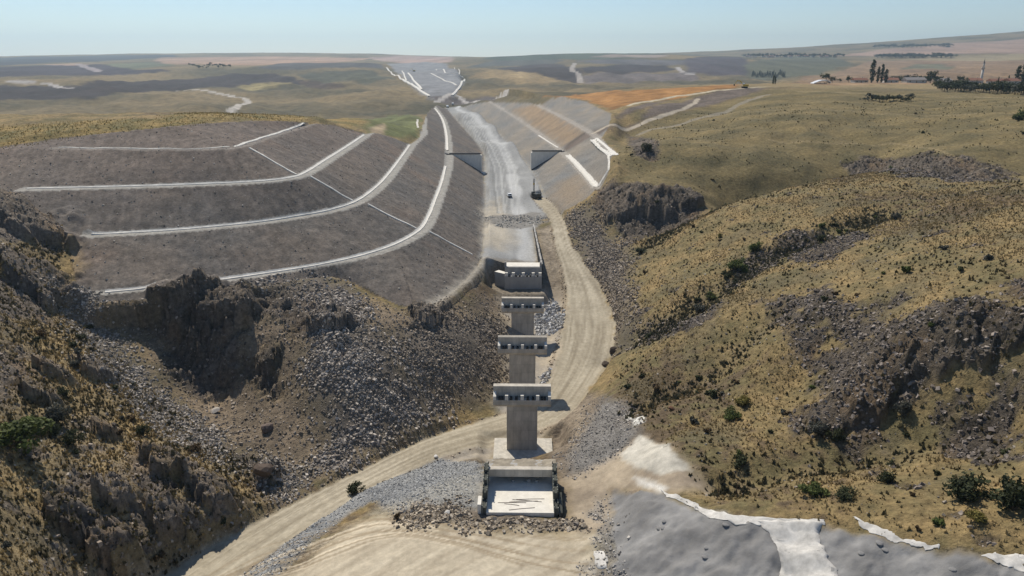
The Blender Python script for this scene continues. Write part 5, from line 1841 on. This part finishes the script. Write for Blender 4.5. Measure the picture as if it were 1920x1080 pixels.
NAMED = [
    (662, 925, 2.3, 'dark', 'round dark bush alone at the edge of the near dirt road', 1.1),
    (30, 835, 5.6, 'green', 'largest green bush at the left edge of the picture', .8),
    (62, 800, 3.6, 'green', 'yellow green bush beside the largest left bush', .8),
    (105, 790, 3.0, 'grey', 'grey bush casting a long shadow on the left hillside', 1.2),
    (130, 835, 2.4, 'dark', 'dark bush right of the grey bush on the left hillside', 1.1),
    (1380, 505, 4.0, 'green', 'big green bush in the rocky band of the right hillside', .8),
    (1412, 470, 3.6, 'green', 'upper green bush in the rocky band of the right hillside', .9),
    (1360, 520, 2.6, 'dark', 'dark green bush just left of the big rocky band bush', .8),
    (1390, 760, 2.6, 'yellow', 'bright yellow green bush on the lower right hillside', .8),
    (1372, 785, 2.6, 'green', 'low green bush below the bright yellow one', .7),
    (1335, 745, 1.7, 'dark', 'dark bush left of the bright yellow green one', 1.2),
    (1300, 795, 1.6, 'grey', 'grey green bush near the white sheet patch', 1.0),
    (1232, 735, 1.7, 'rust', 'rusty brown bush on the slope above the haul road', 1.1),
    (1175, 728, 1.6, 'dark', 'dark bush nearest the haul road on the right slope', .9),
    (1312, 712, 1.2, 'dark', 'small dark bush standing alone in pale grass right of the piers', .9),
    (1695, 780, 2.0, 'grey', 'grey bush at the foot of the big crag', 1.4),
    (1535, 815, 2.3, 'grey', 'grey bush at the left foot of the big crag', 1.1),
    (1570, 825, 2.0, 'dark', 'dark bush beside the grey one under the big crag', 1.1),
    (1800, 935, 4.0, 'dark', 'large dark bush near the bottom right corner', .9),
    (1900, 955, 4.4, 'dark', 'dark bush cut by the right picture edge near the bottom', 1.0),
    (1665, 905, 1.8, 'dark', 'dark bush in the middle of the lower right slope', 1.1),
    (1530, 925, 2.6, 'green', 'wide low green bush above the lined slope', .6),
    (1580, 935, 2.4, 'dark', 'dark low bush next to the wide low green one', .6),
    (1510, 920, 1.6, 'dark', 'small dark bush left of the wide low green one', .7),
    (1390, 870, 2.2, 'dark', 'dark bush on the lower slope above the white membrane', .8),
    (1830, 975, 2.0, 'yellow', 'olive bush below the large dark corner bush', .7),
    (1800, 508, 1.3, 'dark', 'small dark bush alone on the upper right grassland', 1.0),
    (1567, 553, 1.1, 'rust', 'small rusty bush above the crag', .9),
    (1605, 555, .9, 'rust', 'smaller rusty bush right of its neighbour above the crag', .9),
    (1208, 514, 1.3, 'rust', 'rusty bush at the grass edge beside the talus', 1.2),
    (1350, 445, 1.4, 'yellow', 'yellowish bush on the shoulder of the right hill', 1.2),
    (1350, 452, 1.0, 'rust', 'rusty bush under the yellowish shoulder bush', .8),
    (1394, 450, 1.1, 'rust', 'rusty bush right of the yellowish shoulder bush', .9),
    (1200, 475, 4.0, 'dark', 'dark shrubs at the foot of the gully cliff', .6),
    (1215, 285, 4.0, 'dark', 'dark bush in the hollow above the gully', 1.2),
    (1325, 740, 1.0, 'dark', 'small dark bush in the yellow grass patch', 1.0),
    (1910, 225, 6.0, 'green', 'green bush at the right edge of the upper hillside', 1.0),
    (745, 975, .9, 'rust', 'tiny dry bush on the platform left of the near abutment', 1.6),
    (250, 790, 1.5, 'rust', 'rusty bush below the stone chute on the left hillside', 1.0),
    (225, 815, 1.2, 'rust', 'small rusty bush left of the stone chute end', 1.0),
    (265, 815, 1.8, 'dark', 'dark tall bush beside the stone chute end', 1.3),
    (140, 690, 1.8, 'grey', 'grey bush on the upper left hillside beside the chute', 1.0),
    (145, 665, 1.5, 'grey', 'second grey bush higher on the upper left hillside', 1.0),
    (135, 650, 1.6, 'dark', 'dark bush at the top edge of the stone chute', .9),
    (70, 640, 1.5, 'dark', 'dark bush below the left rock shoulder', .9),
    (1655, 900, 1.0, 'dark', 'small dark bush beside the lower right slope bush', .9),
    (1760, 985, 1.2, 'green', 'small green bush at the grassy bottom right', .8),
]
for i, (px_, py_, s_, kd, lb, hh_) in enumerate(NAMED):
    q = hit(px_, py_)
    put_shrub(q[0], q[1], s_, kd, lb, 'bushes that stand out on the slopes', i, hh_)
_rg = np.random.default_rng(51)
SHADE = {'dark': 'dark green', 'grey': 'grey', 'rust': 'rusty brown', 'green': 'green', 'yellow': 'yellowish'}


def where_is(x, y, area):
    """a findable place for a scrub bush"""
    if area == 'left':
        row = 'at the foot of' if y < 84 else 'low on' if y < 98 else 'midway up' if y < 118 else 'high on'
        near = 'near the road' if x > -52 else 'among crags' if x > -68 else 'towards the left edge'
        return row + ' the left hillside ' + near
    if area == 'right':
        row = 'above the lined slope' if y < 88 else 'below the big crag' if y < 105 else 'beside the big crag' if y < 135 else 'above the big crag' if y < 180 else 'high on the near right hill'
        near = 'roadward' if x < 45 else 'in mid slope' if x < 72 else 'towards the right edge'
        return row + ', ' + near
    return ('low' if y < 310 else 'midway' if y < 350 else 'high') + ' on the slope beyond the gully ' + ('near the cutting' if x < 100 else 'in its middle' if x < 150 else 'towards the right edge')


for area, mask, n, smin, smax, kinds in (
        ('left', hill_left * (GX > -92) * (ROCK < .5), 46, .8, 2.0, ['dark', 'grey', 'dark', 'rust', 'grey']),
        ('right', hill_right * (GY < 150) * (SHEET < .2), 42, .7, 1.6, ['dark', 'rust', 'dark', 'grey', 'green']),
        ('right', hill_right * (GY > 150), 22, .6, 1.3, ['rust', 'dark', 'rust']),
        ('right', hill_right * GULLY * (GY > 130), 34, .8, 2.6, ['dark', 'green', 'green', 'dark', 'grey']),
        ('beyond', mid * (GY < 400), 26, .8, 1.8, ['dark', 'rust', 'dark'])):
    x, y, z, j, i = rand_on(mask, n, _rg)
    for k in range(n):
        kd = kinds[k % len(kinds)]
        sz = smin + (smax - smin) * _rg.random() ** 1.8
        big = 'larger' if sz > smin + .35 * (smax - smin) else 'small'
        put_shrub(float(x[k]), float(y[k]), sz, kd, f"{big} {SHADE[kd]} scrub bush {where_is(x[k], y[k], area)}", {'left': 'scrub bushes on the left hillside', 'right': 'scrub bushes on the near right hill', 'beyond': 'scrub bushes beyond the gully'}[area], k, .7 + .5 * _rg.random())


# grass tufts and low plants (uncountable)
def tufts(name, mask, n, h0, h1, c0, c1, label, seed, wide=.8, blades=3):
    rng = np.random.default_rng(seed)
    x, y, z, j, i = rand_on(mask, n, rng)
    h = h0 + (h1 - h0) * rng.random(n) ** 2
    V = np.zeros((n, blades, 3, 3), np.float32)
    for b in range(blades):
        a = rng.random(n) * np.pi + b * np.pi / blades
        w = h * wide * (.6 + .6 * rng.random(n))
        ox, oy = (rng.random(n) - .5) * h * .5, (rng.random(n) - .5) * h * .5
        cx, sy = np.cos(a) * w * .5, np.sin(a) * w * .5
        V[:, b, 0] = np.stack([x + ox - cx, y + oy - sy, z - .03], -1)
        V[:, b, 1] = np.stack([x + ox + cx, y + oy + sy, z - .03], -1)
        V[:, b, 2] = np.stack([x + ox + (rng.random(n) - .5) * w, y + oy + (rng.random(n) - .5) * w, z + h * (.7 + .6 * rng.random(n))], -1)
    t = rng.random((n, 1))
    col = np.array(c0) * (1 - t) + np.array(c1) * t
    me = fast_mesh(name, V.reshape(-1, 3), np.arange(n * blades * 3).reshape(-1, 3), False, np.repeat(col, blades * 3, 0))
    me.materials.append(M_LEAF)
    o = bpy.data.objects.new(name, me)
    COL.objects.link(o)
    return tag(o, label, None, None, 'stuff')


gr = hill_right * (1 - ROCK) * clear * (1 - SHEET) * np.clip(.35 + 1.8 * n10 + .9 * n40, 0.02, 1)
gl = hill_left * (1 - ROCK * .8) * clear * np.clip(.6 + 1.2 * n10, 0, 1)
tufts('dry_grass', gr * (GY < 300), 40000, .10, .45, (.20, .158, .08), (.38, .285, .145), 'dry golden grass tufts on the right hillside', 61)
tufts('dry_grass', gl * (GX > -110), 20000, .15, .55, (.17, .13, .065), (.36, .265, .125), 'dry grass tufts on the left hillside', 62)
tufts('low_scrub', hill_right * clear * (1 - SHEET) * (GY < 300) * np.clip(.2 - 1.5 * n10, 0.02, 1), 7000, .15, .55, (.06, .054, .028), (.15, .12, .06), 'low dark scrub plants on the right hillside', 63, 1.1, 4)
tufts('low_scrub', hill_left * clear * (GX > -110) * np.clip(.3 - 1.2 * n10, 0.03, 1), 5000, .2, .7, (.05, .046, .026), (.13, .11, .058), 'low dark scrub plants on the left hillside', 64, 1.1, 4)
tufts('gully_scrub', hill_right * GULLY * clear * np.clip(.5 + n10, 0, 1), 4000, .2, .8, (.05, .052, .03), (.12, .11, .07), 'grey green scrub lining the gullies of the right hill', 67, 1.1, 4)
tufts('low_scrub', mid * (GY < 430) * np.clip(.2 - 1.5 * n10, 0, 1), 3500, .2, .6, (.07, .062, .03), (.15, .12, .055), 'low scrub on the slopes beyond the gully', 65, 1.2, 4)
tufts('hilltop_grass', hilltop * (GY < 330), 5000, .2, .5, (.19, .155, .06), (.36, .26, .11), 'grass along the crest above the benched slope', 66)


# ------------------------------------------------------------------ trees
def tree_proto(seed, kind):
    """unit tree 1 m tall: crown and trunk meshes"""
    rng = np.random.default_rng(seed)
    if kind == 'poplar':
        n = 9
        cz = np.linspace(.14, .90, n)
        rr_ = .115 * np.sin(np.pi * (cz * .9 + .06)) ** .7
        cen = np.stack([rng.normal(size=n) * .012, rng.normal(size=n) * .012, cz], -1)
        rad = np.stack([rr_, rr_, np.full(n, .10)], -1)
        c0, c1, sz, m = (.018, .028, .012), (.055, .075, .028), .026, 420
    elif kind == 'conifer':
        n = 8
        cz = np.linspace(.16, .93, n)
        rr_ = .20 * (1.05 - cz)
        cen = np.stack([np.zeros(n), np.zeros(n), cz], -1)
        rad = np.stack([rr_, rr_, np.full(n, .07)], -1)
        c0, c1, sz, m = (.012, .024, .017), (.038, .060, .036), .03, 260
    else:
        n = 11
        cen = np.stack([rng.normal(size=n) * .20, rng.normal(size=n) * .20, .42 + rng.random(n) * .38], -1)
        rad = np.stack([.15 + .10 * rng.random(n)] * 3, -1)
        c0, c1, sz, m = ((.022, .030, .014), (.070, .085, .034), .042, 380) if kind == 'round' else ((.045, .050, .038), (.105, .11, .080), .045, 340)
    V, F, C_ = leaf_cloud(cen, rad, m, sz, c0, c1, rng)
    me = fast_mesh('crown', V, F, False, C_)
    me.materials.append(M_LEAF)
    bm = bmesh.new()
    tube(bm, [(0, 0, -.05), (.005, 0, .25), (0, .005, .6)], [.03, .022, .008], 6)
    for k in range(3):
        a = k * 2.1 + rng.random()
        tube(bm, [(0, 0, .25), (.1 * math.cos(a), .1 * math.sin(a), .5)] if kind in ('round', 'grey') else [(0, 0, .3), (.03 * math.cos(a), .03 * math.sin(a), .55)], [.014, .005], 5)
    tr = bpy.data.meshes.new('trunk')
    bmesh.ops.recalc_face_normals(bm, faces=list(bm.faces))
    bm.to_mesh(tr)
    bm.free()
    tr.materials.append(M_BARK)
    return me, tr


TREE = {k: [tree_proto(500 + 10 * i + v, k) for v in range(3)] for i, k in enumerate(('poplar', 'conifer', 'round', 'grey'))}
NAME_OF = {'poplar': 'poplar_tree', 'conifer': 'conifer_tree', 'round': 'broadleaf_tree', 'grey': 'willow_tree'}
_tc = 0


def put_tree(x, y, h, kind, label, group=None, wide=1.0):
    global _tc
    _tc += 1
    cr_, tr = TREE[kind][_tc % 3]
    t = thing(NAME_OF[kind], (x, y, gz(x, y) - .1), label, 'tree', group, (_tc * 2.3) % 6.2)
    t.scale = (h * wide, h * wide, h)
    for nm, me in (('crown', cr_), ('trunk', tr)):
        o = bpy.data.objects.new(nm, me)
        COL.objects.link(o)
        o.parent = t
    return t


def tree_px(px_, d, hpx, kind, label, group=None, wide=1.0):
    x = d * (px_ - 960) / FOC * .953 * 1.012
    put_tree(x, d, hpx * d * .965 / FOC, kind, label, group, wide)


VG = 'trees of the village on the right'
for a in ((1633, 742, 42, 'poplar', 'tallest dark poplar left of the village', VG, 1.25), (1644, 742, 29, 'poplar', 'poplar right behind the tallest one', VG, 1.2), (1651, 742, 34, 'poplar', 'slim poplar in the middle of the poplar row', VG),
          (1659, 742, 25, 'poplar', 'short stout poplar at the right end of the poplar row', VG, 1.6), (1548, 735, 19, 'round', 'round tree beside the white roofed shed', VG, .9), (1560, 735, 13, 'round', 'small round tree right of the shed tree', VG),
          (1590, 735, 14, 'round', 'round tree between shed and poplars', VG), (1574, 735, 9, 'round', 'low tree between the shed and the poplars', VG), (1744, 735, 25, 'round', 'big round tree in front of the village houses', VG, .95),
          (1700, 765, 19, 'grey', 'greyish tree behind the low village roof', VG, 1.5), (1680, 765, 13, 'round', 'dark tree right of the poplar row', VG, 1.3), (1718, 765, 14, 'round', 'dark tree behind the grey village roof', VG, 1.3),
          (1775, 745, 12, 'round', 'small round tree right of the big round tree', VG), (1800, 760, 16, 'round', 'dark tree left of the minaret', VG, 1.2), (1905, 700, 34, 'poplar', 'tall poplar near the right picture edge', VG, 1.5),
          (1917, 700, 40, 'poplar', 'tallest poplar at the right picture edge', VG, 1.5), (1870, 720, 13, 'poplar', 'lone small poplar right of the minaret', VG), (1882, 720, 10, 'poplar', 'smallest poplar right of the minaret', VG),
          (1889, 720, 16, 'poplar', 'small poplar next to the right edge poplars', VG), (1449, 640, 18, 'poplar', 'narrow dark tree by the end of the field road', None, 1.0), (1453, 640, 15, 'poplar', 'second narrow dark tree by the end of the field road', None, 1.0)):
    tree_px(*a)
for k in range(54):
    px_ = 1758 + 180 * ((k * .618) % 1)
    q = hit(px_, random.uniform(165.5, 171) + (px_ - 1758) * .05)
    put_tree(q[0], q[1], random.uniform(4.5, 8.5), random.choice(['grey', 'round', 'round', 'round']), 'low bushy tree in the thicket below the minaret', 'thicket trees below the minaret', 1.25)
for k in range(12):
    px_ = 1672 + k * 8 + random.uniform(-3, 3)
    tree_px(px_, random.uniform(760, 800), random.uniform(9, 15), 'round', 'low dark tree along the back of the village', 'low trees along the back of the village', 1.4)
for k in range(14):
    px_ = 1622 + k * 6.6
    q = hit(px_, 190 - 1.5 * math.sin(k))
    put_tree(q[0], q[1], random.uniform(3.0, 4.6), random.choice(['grey', 'round']), 'dark orchard bush in the long clump on the upper hillside', 'orchard bushes on the upper hillside', 1.35)
for k in range(34):
    px_ = 1410 + 62 * ((k * .618) % 1)
    q = hit(px_, 141 + 6 * random.random())
    put_tree(q[0], q[1], random.uniform(10, 16), 'conifer', 'blue green conifer in the plantation in the far hollow', 'conifers of the far plantation', 1.1)
for k in range(26):
    px_ = 355 + 78 * ((k * .618) % 1)
    q = hit(px_, 122.5 + 7 * random.random())
    put_tree(q[0], q[1], random.uniform(5, 11), 'round', 'tiny dark tree in the hamlet on the far left', 'trees of the far left hamlet', 1.0)
for k in range(34):
    px_ = 1395 + 190 * ((k * .618) % 1)
    q = hit(px_, 106 + 2 * random.random())
    put_tree(q[0], q[1], random.uniform(12, 22), 'round', 'tiny tree of the hamlet on the far right skyline', 'trees of the far right hamlet', 1.4)
for k in range(60):
    px_ = 1640 + 145 * ((k * .618) % 1)
    q = hit(px_, 107 + 2.5 * random.random() if k % 2 else 87 + 3 * random.random())
    put_tree(q[0], q[1], random.uniform(12, 22), 'round', 'tiny dark tree of the windbreaks on the far right hills', 'windbreak trees on the far right hills', 2.2)


# ------------------------------------------------------------------ village
def house(px_, d, w, l, h, rz, label, group, roof, name='house'):
    x = d * (px_ - 960) / FOC * .953 * 1.012
    t = thing(name, (x, d, gz(x, d) - .2), label, 'house', group, rz)
    wall = box_part('wall', (-w / 2, w / 2, -l / 2, l / 2, -.5, h), M_WALLP, t)
    bm = bmesh.new()
    prism(bm, [(-w / 2 - .5, -l / 2 - .5, h + .003), (-w / 2 - .5, l / 2 + .5, h + .003), (-w / 2 - .5, 0, h + l * .26)], (w + 1, 0, 0))
    r = link_bm('roof', bm, roof, t)
    box_part('chimney', (w * .2, w * .2 + .6, .4, 1.0, h + .6, h + l * .26 + .7), M_WALLP, r)
    for k in range(3):
        xx = -w / 2 + w * (k + .5) / 3
        if k == 1:
            box_part('door', (xx - .5, xx + .5, -l / 2 - .05, -l / 2 - .003, 0, 2.1), M_TIMBER, t)
        else:
            f = box_part('window', (xx - .6, xx + .6, -l / 2 - .05, -l / 2 - .003, 1.0, 2.2), M_TIMBER, t)
            box_part('pane', (xx - .5, xx + .5, -l / 2 - .09, -l / 2 - .053, 1.1, 2.1), M_GLASS, f)
    return t


VH = 'houses of the village on the right'
for a in ((1712, 745, 20, 9, 3, .1, 'long house with grey roof left of the big round tree', VH, M_ROOFG), (1668, 752, 13, 8, 3, -.2, 'low brown roofed house right of the poplar row', VH, M_ROOF),
          (1770, 770, 11, 8, 3, .2, 'pale house right of the big round tree', VH, M_ROOFG), (1825, 770, 12, 9, 4, -.1, 'house beside the minaret', VH, M_ROOF), (1868, 740, 16, 9, 3.2, .1, 'red roofed house right of the minaret', VH, M_ROOF),
          (1895, 690, 12, 9, 3.2, .3, 'red roofed house under the right edge poplars', VH, M_ROOF), (1610, 760, 14, 8, 3, .1, 'brown roofed house left of the poplar row', VH, M_ROOF)):
    house(*a)


def shed():
    d = 660
    x = d * (1540 - 960) / FOC * .965
    t = thing('open_shed', (x, d, gz(x, d)), 'low shed with bright white arched roof edge left of the village', 'shed')
    bm = bmesh.new()
    pr = [(-8.5, 0, .6), (-4.5, 0, 2.3), (-1.5, 0, 3.2), (3.5, 0, 3.2), (6.5, 0, 1.0)]
    prism(bm, [(a, -4, c) for a, b, c in pr] + [(a, -4, c - .55) for a, b, c in pr[::-1]], (0, 8, 0))
    link_bm('roof', bm, M_WPAINT, t)
    for a in (-7.5, -3, 1, 5):
        box_part('post', (a - .15, a + .15, -3.6, -3.3, -.5, 1.4), M_TIMBER, t)
    box_part('back_wall', (-8, 6, 3.2, 3.6, -.5, .45), M_WALLP, t)


shed()


def minaret():
    d = 775
    x = d * (1837 - 960) / FOC * .965
    t = thing('minaret', (x, d, gz(x, d) - .3), 'slender pale minaret with balcony and pointed cap rising over the village', 'minaret')
    bm = bmesh.new()
    bx(bm, -1.7, 1.7, -1.7, 1.7, -.5, 5)
    link_bm('base', bm, M_WALLP, t, .1)
    bm = bmesh.new()
    tube(bm, [(0, 0, 5), (0, 0, 6), (0, 0, 16)], [1.6, 1.25, 1.1], 14)
    link_bm('shaft', bm, M_WALLP, t, 0, True)
    bm = bmesh.new()
    tube(bm, [(0, 0, 15.2), (0, 0, 16.2), (0, 0, 17.3)], [1.1, 1.9, 1.9], 14)
    link_bm('balcony', bm, M_WALLP, t)
    bm = bmesh.new()
    tube(bm, [(0, 0, 17.3), (0, 0, 21)], [.85, .8], 12)
    link_bm('upper_shaft', bm, M_WALLP, t, 0, True)
    bm = bmesh.new()
    tube(bm, [(0, 0, 21), (0, 0, 25.5)], [1.0, .03], 12)
    c = link_bm('cap', bm, M_ROOFG, t)
    bm = bmesh.new()
    tube(bm, [(0, 0, 25.3), (0, 0, 26.6)], .08, 5)
    link_bm('finial', bm, M_DARKMET, c)


minaret()
for k in range(16):
    px_ = 1400 + 175 * ((k * .618) % 1)
    q = hit(px_, 106.5 + 1.5 * random.random())
    t = thing('house', (q[0], q[1], gz(q[0], q[1]) - .3), 'tiny red roofed house of the hamlet on the far right skyline', 'house', 'houses of the far right hamlet', random.uniform(-.4, .4))
    box_part('wall', (-8, 8, -5, 5, -.5, 5), M_WALLP, t)
    bm = bmesh.new()
    prism(bm, [(-9, -6, 5.003), (-9, 6, 5.003), (-9, 0, 8.5)], (18, 0, 0))
    link_bm('roof', bm, M_ROOF, t)

# two bare saplings and a stake by the lined slope
for px_, py_, hgt, lb in ((1345, 935, 3.2, 'bare leaning sapling above the lined slope'), (1380, 928, 2.6, 'second bare sapling right of the leaning one above the lined slope')):
    q = hit(px_, py_)
    bm = bmesh.new()
    tube(bm, [(0, 0, -.2), (.05, 0, hgt * .5), (-.1, .05, hgt)], [.07, .05, .02], 5)
    for k in range(7):
        a = k * 2.4
        z = hgt * (.3 + .09 * k)
        tube(bm, [(0, 0, z), (.5 * math.cos(a), .5 * math.sin(a), z + .45)], [.03, .01], 4)
    o = link_bm('bare_sapling', bm, M_BARK, None)
    o.location = (q[0], q[1], gz(q[0], q[1]))
    tag(o, lb, 'sapling', 'bare saplings')

# ------------------------------------------------------------------ haze
def make_haze():
    bm = bmesh.new()
    bmesh.ops.create_cube(bm, size=1)
    me = bpy.data.meshes.new('haze')
    bm.to_mesh(me)
    bm.free()
    o = bpy.data.objects.new('haze', me)
    COL.objects.link(o)
    x0, x1, y0, y1, z0, z1 = -13000, 13000, -400, 14200, -60, 420
    o.scale = (x1 - x0, y1 - y0, z1 - z0)
    o.location = ((x0 + x1) / 2, (y0 + y1) / 2, (z0 + z1) / 2)
    m = bpy.data.materials.new('thin_summer_haze')
    m.use_nodes = True
    nt = m.node_tree
    for n in list(nt.nodes):
        nt.nodes.remove(n)
    out = nt.nodes.new('ShaderNodeOutputMaterial')
    v = nt.nodes.new('ShaderNodeVolumePrincipled')
    v.inputs['Color'].default_value = (.66, .85, 1.0, 1)
    v.inputs['Density'].default_value = 0.000085
    v.inputs['Anisotropy'].default_value = 0.4
    nt.links.new(v.outputs[0], out.inputs['Volume'])
    me.materials.append(m)
    tag(o, 'thin bluish summer haze over the far country', None, None, 'stuff')


make_haze()
